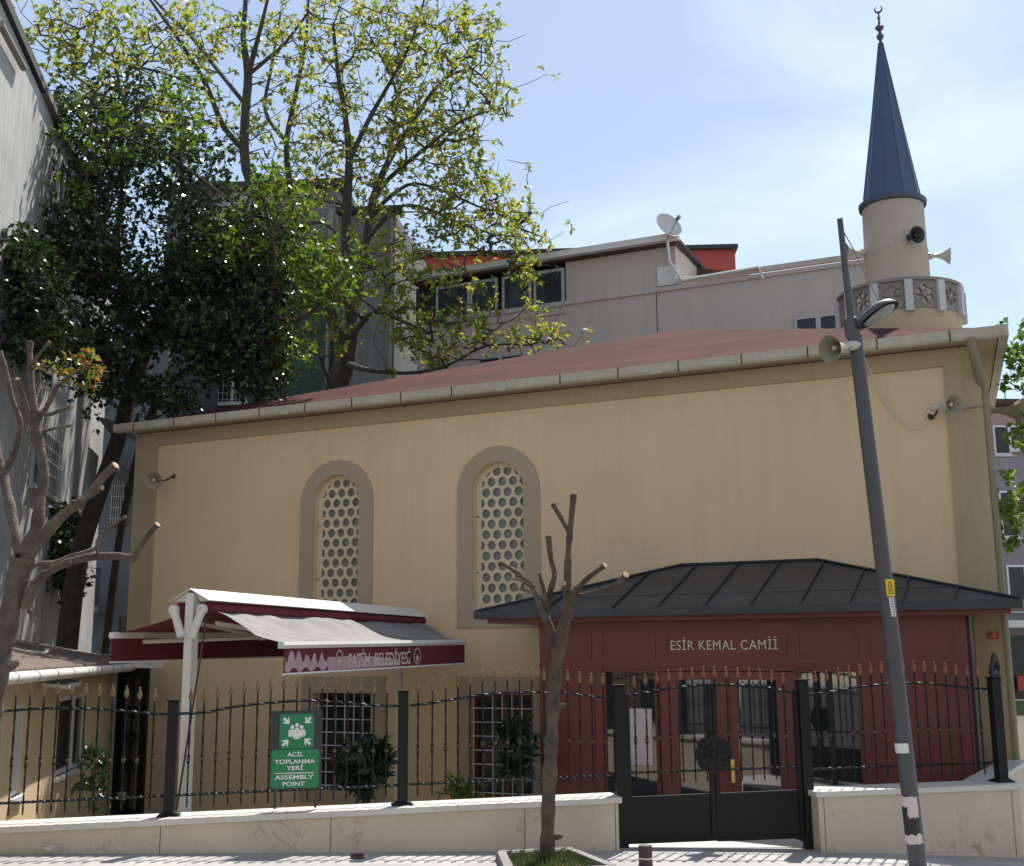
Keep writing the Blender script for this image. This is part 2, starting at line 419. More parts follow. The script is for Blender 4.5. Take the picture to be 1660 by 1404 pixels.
# paving with joints
def paving(name, col, sx, sy, joint, jw=.012):
    m = pmat(name, col, .85, .12, 1.2, .25, 60, stain=.3, stcol=tuple(c*.55 for c in col))
    t, b = nodes_of(m); L = t.links.new
    prev = b.inputs['Base Color'].links[0].from_socket
    tc = t.nodes.new('ShaderNodeTexCoord')
    bk = t.nodes.new('ShaderNodeTexBrick'); bk.inputs['Scale'].default_value = 1
    bk.inputs['Brick Width'].default_value = sx; bk.inputs['Row Height'].default_value = sy
    bk.inputs['Mortar Size'].default_value = jw; bk.inputs['Color1'].default_value = (1,1,1,1); bk.inputs['Color2'].default_value = (.86,.86,.86,1)
    bk.inputs['Mortar'].default_value = joint; bk.inputs['Bias'].default_value = 0
    L(tc.outputs['Object'], bk.inputs['Vector'])
    x = t.nodes.new('ShaderNodeMixRGB'); x.blend_type = 'MULTIPLY'; x.inputs[0].default_value = 1
    L(prev, x.inputs[1]); L(bk.outputs[0], x.inputs[2]); L(x.outputs[0], b.inputs['Base Color'])
    return m
M['pave'] = paving('sidewalk_slabs', (.34, .33, .315), .4, .4, (.8,.8,.8,1))
M['brickside'] = paving('street_setts', (.30, .29, .28), .2, .1, (.5,.5,.5,1))
def add_courses(m, sx, sy, jw, dark):
    t, b = nodes_of(m); L = t.links.new; prev = b.inputs['Base Color'].links[0].from_socket
    tc = t.nodes.new('ShaderNodeTexCoord'); bk = t.nodes.new('ShaderNodeTexBrick'); bk.inputs['Scale'].default_value = 1
    bk.inputs['Brick Width'].default_value = sx; bk.inputs['Row Height'].default_value = sy; bk.inputs['Mortar Size'].default_value = jw
    bk.inputs['Color1'].default_value = (1.1,1.1,1.1,1); bk.inputs['Color2'].default_value = (.88,.88,.88,1); bk.inputs['Mortar'].default_value = (dark,dark,dark,1)
    L(tc.outputs['Object'], bk.inputs['Vector'])
    x = t.nodes.new('ShaderNodeMixRGB'); x.blend_type = 'MULTIPLY'; x.inputs[0].default_value = 1
    L(prev, x.inputs[1]); L(bk.outputs[0], x.inputs[2]); L(x.outputs[0], b.inputs['Base Color'])
add_courses(M['roofred'], 7.0, .62, .02, .62)
# torn canvas print with text base
M['sheet'] = pmat('faded_pink_print', (.46, .30, .34), .8, .1, 8)

# ================================================================ GROUND
zb = [FE.hit(px, py, -0.2) for px, py in ((0,1385),(1000,1379),(1325,1381),(1655,1391))]
GX = [q[0] for q in zb]; GZ = [q[1] for q in zb]
def gz(x): return max(-.7, min(.7, interp(GX, GZ, x)))
def strip(name, mat, x0, x1, y0, y1, dz, n=24, th=None, kind='structure', fn=gz):
    r = MB(); vs = []; fs = []
    for i in range(n+1):
        x = lerp(x0, x1, i/n); vs += [(x, y0, fn(x)+dz), (x, y1, fn(x)+dz)]
    for i in range(n): fs.append((2*i, 2*i+2, 2*i+3, 2*i+1))
    r.add(vs, fs)
    if th:
        b = len(r.v); r.add([(x_, y0, z_-th) for x_, y_, z_ in vs[::2]], [])
        for i in range(n): r.f.append((b+i, b+i+1, 2*i+2, 2*i))
    o = r.build(name, mat); o.location = FE.o; o.rotation_euler = (0, 0, FE.rot)
    return tag(o, kind=kind)
XEND = FE.hit(1652, 1275, -.2)[0]
strip('sidewalk', M['pave'], -16, XEND+1.8, -2.6, .02, 0, th=.14)
strip('road', M['asphalt'], -30, 30, -16, -2.6, -.13)
strip('sidewalk', M['pave'], -30, 30, -24, -16, 0)
g = MB().add([(-900,-900,0),(900,-900,0),(900,900,0),(-900,900,0)], [(0,1,2,3)]).build('ground', M['brickside'])
g.location = (0, 0, -3.4); tag(g, kind='structure')
# courtyard floor between fence and mosque
c_l = FE.w(-13, .1, 0); c_r = FE.w(XEND, .1, 0); m_r = MO.w(.0, .3, 0); m_l = MO.w(-20, .3, 0)
g = MB().add([(v.x, v.y, CZ) for v in (c_l, c_r, m_r, m_l)] + [(-14, 22, CZ)], [(0,1,2,3,4)]).build('courtyard', M['court']); tag(g, kind='structure')
# side street falling away on the right
vs = []; fs = []
ys = [11.0, 12.3, 14.5, 18, 24, 32, 45, 70]
def sz(y): return -0.30 - max(0, y-12.3)*0.047
for i, y in enumerate(ys):
    xl = 5.1 if y < 14 else 5.6
    vs += [(xl, y, sz(y)), (30, y, sz(y))]
    if i: fs.append((2*i-2, 2*i-1, 2*i+1, 2*i))
tag(MB().add(vs, fs).build('side_street', M['brickside']), kind='structure')

# ================================================================ MOSQUE
mo = MO.root('mosque')
tag(mo, 'single storey cream mosque with a low red hipped roof and dark red porch', 'mosque')
OV = 0.36
OVL = 0.14
XL = MO.hit(222, 760)[0]
gb_r = MO.hit(1578, 551, -OV); gb_l = MO.hit(215, 699, -OV)
GBZ = (gb_r[1]+gb_l[1])/2                    # gutter bottom height
WT = GBZ + .02
print('mosque XL', XL, 'gutter z', gb_r, gb_l)
SK = -0.078
DEP = 8.6
def arch_loop(x0, x1, z0, zt, n=14):
    r = (x1-x0)/2; cx = (x0+x1)/2; zc = zt-r
    l = [(x0, z0), (x1, z0)]
    for i in range(n+1):
        a = math.pi*i/n; l.append((cx+r*math.cos(a), zc+r*math.sin(a)))
    return l
A = []
for (xl, xr, zt, fxl, fxr, fzt) in ((511, 583, 770, 486, 606, 747), (769.5, 848, 748, 743, 874.5, 722)):
    pass
o1 = (MO.hit(486.5, 860)[0], MO.hit(606, 860)[0]); o2 = (MO.hit(743, 860)[0], MO.hit(875, 860)[0])
t1 = MO.hit(548, 747)[1]; t2 = MO.hit(808, 722)[1]; b2 = MO.hit(770, 1018)[1]
i1 = (MO.hit(510.5, 860)[0], MO.hit(584.5, 860)[0]); i2 = (MO.hit(768, 860)[0], MO.hit(849.5, 860)[0])
it1 = MO.hit(548, 770.5)[1]; it2 = MO.hit(808, 748)[1]; ib2 = MO.hit(808, 986)[1]
FW = ((o1[1]-o1[0])+(o2[1]-o2[0]))/2; IW = ((i1[1]-i1[0])+(i2[1]-i2[0]))/2
FT = (t1+t2)/2; IT = (it1+it2)/2; FB = b2; IB = ib2
arches = [((o1[0]+o1[1])/2, ), ((o2[0]+o2[1])/2, )]
print('arch', FW, IW, FT, IT, FB, IB)
# lower windows
lw = []
for (a, b_, t_, ia, ib_, it_) in ((489, 625, 1099, 509, 602, 1126), (741, 876, 1094, 761, 862, 1123)):
    lw.append((MO.hit(a, 1150)[0], MO.hit(b_, 1150)[0], MO.hit((a+b_)/2, t_)[1], MO.hit(ia, 1150)[0], MO.hit(ib_, 1150)[0], MO.hit((ia+ib_)/2, it_)[1]))
LZ = (lw[0][2]+lw[1][2])/2; LIZ = (lw[0][5]+lw[1][5])/2; LBZ = LIZ-1.45
holes = []
for (cx,) in arches: holes.append(arch_loop(cx-IW/2, cx+IW/2, IB, IT))
for q in lw: holes.append([(q[3], LBZ), (q[4], LBZ), (q[4], LIZ), (q[3], LIZ)])
# front wall and side walls as one shell
w = MB()
TH = .28
w.plate([[(XL, CZ-.3), (0, CZ-.3), (0, WT), (XL, WT)]] + holes, 0, TH)
w.hexa([(-.28, TH+.001, CZ-.3), (0, TH+.001, CZ-.3), (SK*DEP, DEP, CZ-.3), (SK*DEP-.28, DEP, CZ-.3), (-.28, TH+.001, WT), (0, TH+.001, WT), (SK*DEP, DEP, WT), (SK*DEP-.28, DEP, WT)])
w.box(XL, XL+.28, TH+.001, DEP, CZ-.3, WT)
w.box(XL+.281, SK*DEP-.281, DEP-.28, DEP, CZ-.3, WT)
w.build('wall', M['wall'], mo)
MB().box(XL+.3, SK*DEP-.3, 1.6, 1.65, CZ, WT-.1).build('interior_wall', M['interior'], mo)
# pilasters + upper band, 3 cm proud
px1 = MO.hit(1541, 740, -.03)[0]; px0 = MO.hit(252, 800, -.03)[0]
bz = (MO.hit(257, 722.4, -.03)[1]+MO.hit(1536.8, 592.7, -.03)[1])/2
b = MB()
b.box(XL-.02, px0, -.035, -.002, CZ-.3, WT-.02); b.box(px1, .035, -.035, -.002, CZ-.3, WT-.02)
b.box(px0+.001, px1-.001, -.035, -.002, bz, WT-.02)
b.build('pilasters_and_band', M['trimwall'], mo)
# thin conduit line across right pilaster
b = MB(); z_ = MO.hit(1560, 663, -.04)[1]; b.tube([(px1-.02, -.045, z_), (.03, -.045, z_+.01)], .008, 6); b.build('conduit', M['wire'], mo)
# arched windows
def clip_convex(poly, clipper):
    outp = poly
    m = len(clipper)
    for i in range(m):
        a = clipper[i]; c = clipper[(i+1) % m]; inp = outp; outp = []
        def ins(p): return (c[0]-a[0])*(p[1]-a[1])-(c[1]-a[1])*(p[0]-a[0]) >= 0
        for j in range(len(inp)):
            p = inp[j]; q = inp[(j+1) % len(inp)]
            ip, iq = ins(p), ins(q)
            if ip: outp.append(p)
            if ip != iq:
                d1 = (c[0]-a[0])*(p[1]-a[1])-(c[1]-a[1])*(p[0]-a[0]); d2 = (c[0]-a[0])*(q[1]-a[1])-(c[1]-a[1])*(q[0]-a[0])
                t = d1/(d1-d2); outp.append((lerp(p[0], q[0], t), lerp(p[1], q[1], t)))
        if not outp: return []
    return outp
def area(l): return abs(sum(l[i][0]*l[(i+1) % len(l)][1]-l[(i+1) % len(l)][0]*l[i][1] for i in range(len(l))))/2
for k, (cx,) in enumerate(arches):
    wi = MB()
    wi.plate([arch_loop(cx-FW/2, cx+FW/2, FB, FT, 24), arch_loop(cx-IW/2, cx+IW/2, IB-.06, IT, 20)], -.022, -.001)
    wr = wi.build('arched_window', M['surround'], mo)
    wr['label'] = ['arched window with pierced lattice above the burgundy awning', 'arched window with pierced lattice above the left end of the porch roof'][k]
    # lattice
    lx0, lx1, lzb, lzt = cx-IW/2+.001, cx+IW/2-.001, IB, IT
    inner = arch_loop(lx0+.085, lx1-.05, IB+.06, IT-.06, 24)
    sp = (IW-.135)/3.92; rh = sp*.885; rr = sp*.385
    ccx = (lx0+.085+lx1-.05)/2
    loops = [arch_loop(lx0, lx1, lzb, lzt, 24)]
    row = 0; z = IB+.06+rr+.012
    while z < IT-.03:
        nn = 4 if row % 2 == 0 else 5
        for c in range(nn):
            x = ccx+(c-(nn-1)/2)*sp
            pl = [(x+rr*math.cos(2*math.pi*a/14), z+rr*math.sin(2*math.pi*a/14)) for a in range(14)]
            pl = clip_convex(pl, inner)
            if len(pl) > 3 and area(pl) > .0006: loops.append(pl)
        row += 1; z += rh
    la = MB(); la.plate(loops, .10, .135); la.build('lattice', M['lattice'], wr)
    gl = MB(); gl.plate([arch_loop(lx0, lx1, lzb, lzt, 20)], .137, .142); gl.build('coloured_glass', M['greenglass'], wr)
    hg = MB()
    for z in (IB+.52, IT-.8): hg.box(lx0, lx0+.05, .085, .099, z, z+.018)
    split_build(hg, 'hinge_pin', M['wire'], wr)
# lower windows
for k, q in enumerate(lw):
    s = MB(); bot = LBZ-.16
    s.plate([[(q[0], bot), (q[1], bot), (q[1], LZ), (q[0], LZ)], [(q[3], LBZ), (q[4], LBZ), (q[4], LIZ), (q[3], LIZ)]], -.022, -.001)
    wr = s.build('barred_window', M['surround'], mo)
    wr['label'] = ['barred lower window behind the fence beside the assembly sign', 'barred lower window next to the dark red porch'][k]
    fr = MB(); x0, x1 = q[3], q[4]; mx_ = (x0+x1)/2
    fr.plate([[(x0+.002, LBZ+.002), (x1-.002, LBZ+.002), (x1-.002, LIZ-.002), (x0+.002, LIZ-.002)],
              [(x0+.06, LBZ+.06), (mx_-.03, LBZ+.06), (mx_-.03, LIZ-.06), (x0+.06, LIZ-.06)],
              [(mx_+.03, LBZ+.06), (x1-.06, LBZ+.06), (x1-.06, LIZ-.06), (mx_+.03, LIZ-.06)]], .17, .22)
    fr.build('frame', M['porchred'] if k else M['brownfascia'], wr)
    MB().box(x0+.03, x1-.03, .19, .195, LBZ+.03, LIZ-.03).build('pane', M['glassdull'], wr)
    if k: MB().box(x0+.42, x1-.08, .26, .27, LBZ+.05, LIZ-.12).build('curtain', M['curtain'], wr)
    gr = MB(); nx = 7
    for i in range(nx):
        x = lerp(x0+.03, x1-.03, i/(nx-1)); gr.tube([(x, .07, LBZ), (x, .07, LIZ)], .008, 6)
    for i in range(7):
        z = lerp(LBZ+.08, LIZ-.2, i/6); gr.tube([(x0, .085, z), (x1, .085, z)], .008, 6)
    gr.build('grille', M['pvc'], wr)
# roof
APX, APY = -6.2, 5.6
rx, ry = None, None
d_ = MO.d(1095, 534)
APX = MO.hit(1095, 534, 5.4)[0]; APZ = MO.hit(1095, 534, 5.4)[1]; APY = 5.4
RZ = GBZ+.13
print('apex', APX, APY, APZ, 'eave', RZ)
e = [(XL-OVL, -OV+.06, RZ), (OV-.02, -OV+.06, RZ), (SK*(DEP+OV)+OV, DEP+OV, RZ), (XL-OVL, DEP+OV, RZ)]
r = MB(); ap = (APX, APY, APZ); ap2 = (XL+ (APX-XL)*.0+APX*0+ (APX-2.2), DEP-3.0, APZ-.0)
ap2 = (APX-.6, APY+.3, APZ)
r.add(e+[ap]+[(x, y, z-.06) for x, y, z in e], [(0,1,4), (1,2,4), (2,3,4), (3,0,4), (5,8,7,6), (0,5,6,1), (1,6,7,2), (2,7,8,3), (3,8,5,0)])
r.build('roof', M['roofred'], mo)
s = MB(); s.add([(XL-OVL+.05, -OV+.08, GBZ+.03), (OV-.08, -OV+.08, GBZ+.03), (SK*DEP+OV-.08, DEP+.2, GBZ+.03), (XL-OVL+.05, DEP+.2, GBZ+.03)], [(0,3,2,1)])
s.build('soffit', M['trimwall'], mo)
gu = MB()
gx0, gx1 = XL-OVL-.06, OV-.02
prof = [(-OV-.05, GBZ+.14), (-OV-.05, GBZ+.035), (-OV-.03, GBZ+.005), (-OV+.05, GBZ), (-OV+.07, GBZ+.02), (-OV+.07, GBZ+.105), (-OV+.055, GBZ+.105), (-OV+.055, GBZ+.02), (-OV-.035, GBZ+.03), (-OV-.04, GBZ+.14)]
vs = [(gx0, y, z) for y, z in prof]+[(gx1, y, z) for y, z in prof]; n = len(prof)
fs = [(i, i+n, (i+1) % n+n, (i+1) % n) for i in range(n)]+[tuple(reversed(range(n)))[::-1], tuple(range(n, 2*n))[::-1]]
gu.add(vs, fs)
# side gutter
gu.hexa([(OV-.06, -OV-.03, GBZ+.01), (OV+.05, -OV-.03, GBZ+.01), (SK*DEP+OV+.05, DEP, GBZ+.01), (SK*DEP+OV-.06, DEP, GBZ+.01),
         (OV-.06, -OV-.03, GBZ+.15), (OV+.05, -OV-.03, GBZ+.15), (SK*DEP+OV+.05, DEP, GBZ+.15), (SK*DEP+OV-.06, DEP, GBZ+.15)])
gt = gu.build('gutter', M['gutter'], mo)
br = MB(); x = gx0+.45
while x < gx1-.1:
    br.box(x-.008, x+.008, -OV-.056, -OV-.049, GBZ-.005, GBZ+.145); x += .87
split_build(br, 'gutter_bracket', M['brownfascia'], gt)
jn = MB()
for x in (gx0+1.6, -10.2, -6.4, -4.05): jn.box(x-.08, x+.08, -OV-.058, -OV-.045, GBZ-.004, GBZ+.125)
split_build(jn, 'gutter_joint', M['gutter'], gt)
# downspout
dx = MO.hit(1600, 700, .05)[0]; print('downspout x', dx)
d = MB(); dd = .12
d.tube([(dx-.08, -OV, GBZ+.02), (dx-.08, -OV, GBZ-.08), (dx-.04, -.2, GBZ-.30), (dx, .05, GBZ-.55), (dx, .05, CZ+.1)], .062, 12)
dsp = d.build('downspout', M['pipe'], mo, smooth=True)
cl = MB()
for i in range(6):
    z = lerp(GBZ-.6, CZ+.6, i/5); cl.tube([(dx, .05, z-.02), (dx, .05, z+.02)], .07, 12)
split_build(cl, 'pipe_socket', M['pipe'], dsp, smooth=True)

# ---- porch (a built-on part of the mosque)
PY = -1.45
po = bpy.data.objects.new('porch', None); COL.objects.link(po); po.parent = mo
PX0 = MO.hit(875, 1080, PY)[0]; PX1 = MO.hit(1571, 1080, PY)[0]
EY = PY-.42
ez = (MO.hit(769, 990, EY)[1]+MO.hit(1658, 975, EY)[1])/2; ezb = (MO.hit(775, 1003, EY)[1]+MO.hit(1637, 993, EY)[1])/2
EX0 = MO.hit(770, 996, EY)[0]; EX1 = MO.hit(1657, 982, EY)[0]
RX0 = MO.hit(1107, 917)[0]; RX1 = MO.hit(1325, 908)[0]; RZP = (MO.hit(1107, 917)[1]+MO.hit(1325, 908)[1])/2
print('porch', PX0, PX1, 'eave', EX0, EX1, ez, ezb, 'ridge', RX0, RX1, RZP)
def PH(px, py, y=PY): return MO.hit(px, py, y)
bandz = (PH(985, 1085)[1]+PH(1395, 1085)[1])/2
doz = PH(1170, 1102)[1]
g1 = (PH(977, 1150)[0], PH(1065, 1150)[0]); g2 = (PH(1294, 1150)[0], PH(1395, 1150)[0])
dl = (PH(1098, 1150)[0], PH(1152, 1150)[0]); dr = (PH(1197, 1150)[0], PH(1259, 1150)[0]); dx0 = PH(1068, 1150)[0]; dx1 = PH(1290, 1150)[0]; dmid = PH(1182, 1150)[0]
wz = CZ+.22
# wall plate with two window openings and one door opening
pw = MB()
pw.plate([[(PX0, CZ-.2), (PX1, CZ-.2), (PX1, ezb+.03), (PX0, ezb+.03)],
          [(g1[0], wz), (g1[1], wz), (g1[1], bandz), (g1[0], bandz)],
          [(dx0, CZ+.02), (dx1, CZ+.02), (dx1, bandz-.02), (dx0, bandz-.02)],
          [(g2[0], wz), (g2[1], wz), (g2[1], bandz), (g2[0], bandz)]], PY, PY+.12)
pw.box(PX0, PX0+.12, PY+.121, -.005, CZ-.2, ezb+.03)
pw.box(PX1-.12, PX1, PY+.121, -.005, CZ-.2, ezb+.03)
pw.build('porch_wall', M['porchred'], po)
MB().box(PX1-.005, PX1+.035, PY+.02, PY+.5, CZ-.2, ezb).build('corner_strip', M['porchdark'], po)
# raised mouldings
mo_ = MB()
def frame_rect(mb, x0, x1, z0, z1, wd=.025, y0=PY-.014, y1=PY-.001):
    mb.plate([[(x0, z0), (x1, z0), (x1, z1), (x0, z1)], [(x0+wd, z0+wd), (x1-wd, z0+wd), (x1-wd, z1-wd), (x0+wd, z1-wd)]], y0, y1)
pz0 = PH(1180, 1067)[1]; pz1 = PH(1180, 1022)[1]
for a, b_ in ((889, 959), (974, 1062), (1078, 1276), (1292, 1392), (1407, 1546)):
    frame_rect(mo_, PH(a, 1045)[0], PH(b_, 1045)[0], pz0, pz1)
for a, b_ in ((889, 964), (1412, 1555)): frame_rect(mo_, PH(a, 1150)[0], PH(b_, 1150)[0], CZ+.25, bandz-.01)
mo_.box(PX0, PX1, PY-.03, PY-.001, ezb-.09, ezb-.03); 
mo_.box(PX0, PX1, PY-.018, PY-.001, bandz+.03, bandz+.06)
mo_.build('panel_moulding', M['porchred'], po)
for a, nme in ((g1, 0), (g2, 1)):
    f = MB(); frame_rect(f, a[0]+.002, a[1]-.002, wz+.002, bandz-.002, .03, PY+.03, PY+.08)
    f = f.build('porch_window', M['porchred'], po)
    f['label'] = ['glazed panel left of the mosque door with a paper notice', 'glazed panel right of the mosque door'][nme]
    MB().box(a[0]+.02, a[1]-.02, PY+.05, PY+.056, wz+.02, bandz-.02).build('pane', M['glass'], f)
    if nme:
        x_ = lerp(a[0], a[1], .52); MB().box(x_-.03, x_+.03, PY+.04, PY+.07, wz+.03, bandz-.03).build('mullion', M['porchdark'], f)
pn = (PH(1017, 1200)[0], PH(1056, 1200)[0], PH(1036, 1240)[1], PH(1036, 1149)[1])
ppo = MB().box(pn[0], pn[1], PY+.040, PY+.044, pn[2], pn[3]).build('paper_notice', M['paperpale'], mo)
ppo.parent = None; ppo.location = mo.location; ppo.rotation_euler = mo.rotation_euler
tag(ppo, 'faded pink paper notice taped inside the glass left of the mosque door', 'notice')
# door leaves
for k, (ga, lx0, lx1) in enumerate(((dl, dx0, dmid), (dr, dmid, dx1))):
    f = MB(); f.plate([[(lx0+.003, CZ+.03), (lx1-.003, CZ+.03), (lx1-.003, bandz-.03), (lx0+.003, bandz-.03)],
                       [(ga[0], CZ+.25), (ga[1], CZ+.25), (ga[1], doz), (ga[0], doz)]], PY+.03, PY+.075)
    f = f.build('door', M['porchred'], po)
    MB().box(ga[0]-.01, ga[1]+.01, PY+.048, PY+.056, CZ+.24, doz+.01).build('pane', M['glass'], f)
    if k:
        hx, hz0 = PH(1188.5, 1270); hz1 = PH(1188.5, 1231)[1]
        h = MB(); h.bevbox(hx-.022, hx+.022, PY+.018, PY+.030, hz0, hz1, .006)
        h.tube([(hx, PY+.02, lerp(hz0, hz1, .62)), (hx, PY-.03, lerp(hz0, hz1, .62)), (hx-.09, PY-.035, lerp(hz0, hz1, .62))], .009, 8)
        h.build('handle', M['brass'], f)
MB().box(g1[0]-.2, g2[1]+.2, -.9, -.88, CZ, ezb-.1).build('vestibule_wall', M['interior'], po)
# sign lettering
tx0 = PH(1088, 1046); tx1 = PH(1261, 1046)
tt = text_obj('sign_lettering', 'ESİR KEMAL CAMİİ', .2, M['letters'], po, ((tx0[0]+tx1[0])/2, PY-.012, PH(1175, 1046.5)[1]), ext=.006, space=1.08)
wd = max(v.co.x for v in tt.data.vertices)-min(v.co.x for v in tt.data.vertices)
cx_ = (max(v.co.x for v in tt.data.vertices)+min(v.co.x for v in tt.data.vertices))/2
sc_ = (tx1[0]-tx0[0])/wd; hz = abs(PH(1175, 1054.5)[1]-PH(1175, 1038)[1])
zs = sorted(v.co.z for v in tt.data.vertices); zc_ = PH(1175, 1046.5)[1]
for v in tt.data.vertices: v.co.x = (tx0[0]+tx1[0])/2+(v.co.x-cx_)*sc_
capz = .2*.73; zr = hz/capz*.98
for v in tt.data.vertices: v.co.z = zc_+(v.co.z-zc_)*zr
# porch roof
pr = MB()
e = [(EX0, EY, ez), (EX1, EY, ez), (EX1, -.004, ez), (EX0, -.004, ez), (RX0, -.004, RZP), (RX1, -.004, RZP)]
pr.add(e, [(0,1,5,4), (1,2,5), (3,0,4), (0,3,2,1)])
prr = pr.build('porch_roof', M['zinc'], po)
fa = MB()
fa.box(EX0-.01, EX1+.01, EY-.02, EY+.01, ezb+.02, ez+.012); fa.box(EX0-.01, EX0+.02, EY+.011, -.01, ezb+.02, ez+.012); fa.box(EX1-.02, EX1+.01, EY+.011, -.01, ezb+.02, ez+.012)
fa.box(EX0+.02, EX1-.02, EY+.01, -.01, ezb+.03, ezb+.06)
fa.build('fascia', M['zinc'], prr)
so_ = MB(); so_.box(EX0+.12, EX1-.12, EY+.12, PY-.002, ezb-.035, ezb+.028); so_.box(EX0+.12, PX0, PY-.001, -.02, ezb-.035, ezb+.028); so_.build('soffit_board', M['porchred'], prr)
se = MB()
def roofz(x, y):
    z1 = ez+(RZP-ez)*(y-EY)/(0-EY)
    zl = ez+(RZP-ez)*(x-EX0)/(RX0-EX0); zr_ = ez+(RZP-ez)*(EX1-x)/(EX1-RX1)
    return min(z1, zl, zr_)
seamx = [MO.hit(px, 984, EY)[0] for px in (885, 991, 1065, 1141, 1216, 1297, 1378, 1463, 1550)]
for x in seamx:
    yt = 0
    if x < RX0: yt = EY*(1-(x-EX0)/(RX0-EX0))
    if x > RX1: yt = EY*(1-(EX1-x)/(EX1-RX1))
    yt = min(yt, -.01)
    se.hexa([(x-.012, EY, ez), (x+.012, EY, ez), (x+.012, yt, roofz(x, yt)), (x-.012, yt, roofz(x, yt)), (x-.008, EY, ez+.03), (x+.008, EY, ez+.03), (x+.008, yt, roofz(x, yt)+.035), (x-.008, yt, roofz(x, yt)+.035)])
se.tube([(EX0, EY, ez+.01), (RX0, -.01, RZP+.012)], .02, 6); se.tube([(EX1, EY, ez+.01), (RX1, -.01, RZP+.012)], .02, 6)
se.tube([(RX0, -.015, RZP+.01), (RX1, -.015, RZP+.01)], .018, 6)
se.build('standing_seam', M['zincedge'], prr)
hs = MB(); yq = EY*.72
hs.hexa([(lerp(EX0, RX0, .28), yq-.006, roofz(-4, yq)+.0), (lerp(EX1, RX1, .28), yq-.006, roofz(-4, yq)+.0), (lerp(EX1, RX1, .28), yq+.006, roofz(-4, yq)+.005), (lerp(EX0, RX0, .28), yq+.006, roofz(-4, yq)+.005),
         (lerp(EX0, RX0, .28), yq-.006, roofz(-4, yq)+.008), (lerp(EX1, RX1, .28), yq-.006, roofz(-4, yq)+.008), (lerp(EX1, RX1, .28), yq+.006, roofz(-4, yq)+.012), (lerp(EX0, RX0, .28), yq+.006, roofz(-4, yq)+.012)])
hs.build('cross_seam', M['zinc'], prr)
# small red number plate on the right pilaster
q0 = MO.hit(1603, 1036, -.05); q1 = MO.hit(1620, 1024, -.05)
npb = MB().box(q0[0], q1[0], -.055, -.04, q0[1], q1[1]).build('number_plate', M['redrender'], None)
npb.location = mo.location; npb.rotation_euler = mo.rotation_euler
tag(npb, 'small red house number plate on the mosque corner under the porch eave', 'number plate')
text_obj('number', '2', (q1[1]-q0[1])*.8, M['whitepaint'], npb, ((q0[0]+q1[0])/2, -.056, (q0[1]+q1[1])/2), ext=.002)

# ================================================================ MINARET
mxl, mzl = MO.hit(1455, 450, 3.7)
mnw = MO.w(mxl, 3.7, 0); mi = empty('minaret', (mnw.x, mnw.y, CZ), MO.rot)
tag(mi, 'cream round minaret with pierced stone balcony and blue conical cap', 'minaret')
ML = MO.w(mxl, 3.7, 0)
def mz(py, px=1455):      # height on the minaret axis plane
    d = ray(px, py); return EYE.z + d.z*(ML.y/d.y)-CZ
MD = ML.y
sc = MD/F_PX*1.03
print('minaret at', ML, 'unit', sc)
zrim = mz(331, 1444); zgt = mz(452, 1456); zgb = mz(500, 1456); zcb = mz(545, 1460); zap = mz(70, 1424); zfin = mz(8, 1418); zmid = mz(398, 1450)
def mzf(py, off):
    d = ray(1456, py); return EYE.z + d.z*((ML.y-off)/d.y)-CZ
rb = 50.5*sc; rg = 95*sc
zgt = mzf(449, rg); zgb = mzf(496, rg); zrim = mzf(320, rb)+.09; zmid = mzf(396, rb)
m = MB(); m.lathe([(rb*1.03, 0), (rb*1.03, zcb), (rb*1.01, zgb), (rb*1.0, zmid-.012), (rb*1.012, zmid), (rb*.985, zmid+.012), (rb*.965, zrim)], 32)
m.build('shaft', M['minaret'], mi, smooth=True)
co = MB(); hgt = zgb-.12
co.lathe([(rb*1.03, hgt-.62), (rb*1.5, hgt-.5), (rb*1.80, hgt-.28), (rg*.975, hgt-.08), (rg*.985, hgt+.03), (rg*.985, hgt+.12), (rb*.9, hgt+.12)], 36)
co.build('balcony_corbel', M['corbel'], mi, smooth=True)
# parapet: 12 pierced panels with posts
NP = 12; ga = bpy.data.objects.new('balcony', None); COL.objects.link(ga); ga.parent = mi
Z0 = hgt+.10; hp = zgt-Z0-.05
side = 2*rg*math.sin(math.pi/NP)
pa = MB()
a_off = R(14)
for k in range(NP):
    a = 2*math.pi*(k+.5)/NP+a_off
    rc = rg*math.cos(math.pi/NP)
    def T(x, y, z, a=a, rc=rc):
        # x along side, y outward negative
        cx0, cy0 = math.cos(a)*rc, math.sin(a)*rc
        return (cx0-math.sin(a)*x+math.cos(a)*(-y), cy0+math.cos(a)*x+math.sin(a)*(-y), z+Z0)
    hw = side/2-.005
    loops = [[(-hw, 0), (hw, 0), (hw, hp), (-hw, hp)]]
    cz = hp/2; R1 = min(hw-.07, hp/2-.06)
    for j in range(6):
        an = math.pi/6+j*math.pi/3; r0, r1 = R1*.18, R1*1.0
        cxx, czz = math.cos(an), math.sin(an); nx, nz = -czz, cxx
        loops.append([(cxx*r0, cz+czz*r0), (cxx*r1*.75+nx*.055, cz+czz*r1*.75+nz*.055), (cxx*r1, cz+czz*r1), (cxx*r1*.75-nx*.055, cz+czz*r1*.75-nz*.055)][::-1])
    for sx in (-1, 1):
        for szz in (-1, 1):
            X, Zc = sx*(hw-.055), cz+szz*(hp/2-.065)
            loops.append([(X-.03, Zc-.025), (X+.03, Zc-.025), (X+.03*sx*0+.0, Zc+.03)])
        X = sx*(hw-.045)
        loops.append([(X-.018, cz-.04), (X+.018, cz-.04), (X+.018, cz+.04), (X-.018, cz+.04)])
    pa.plate(loops, -.03, .03, T)
pa.build('pierced_panel', M['stone'], ga)
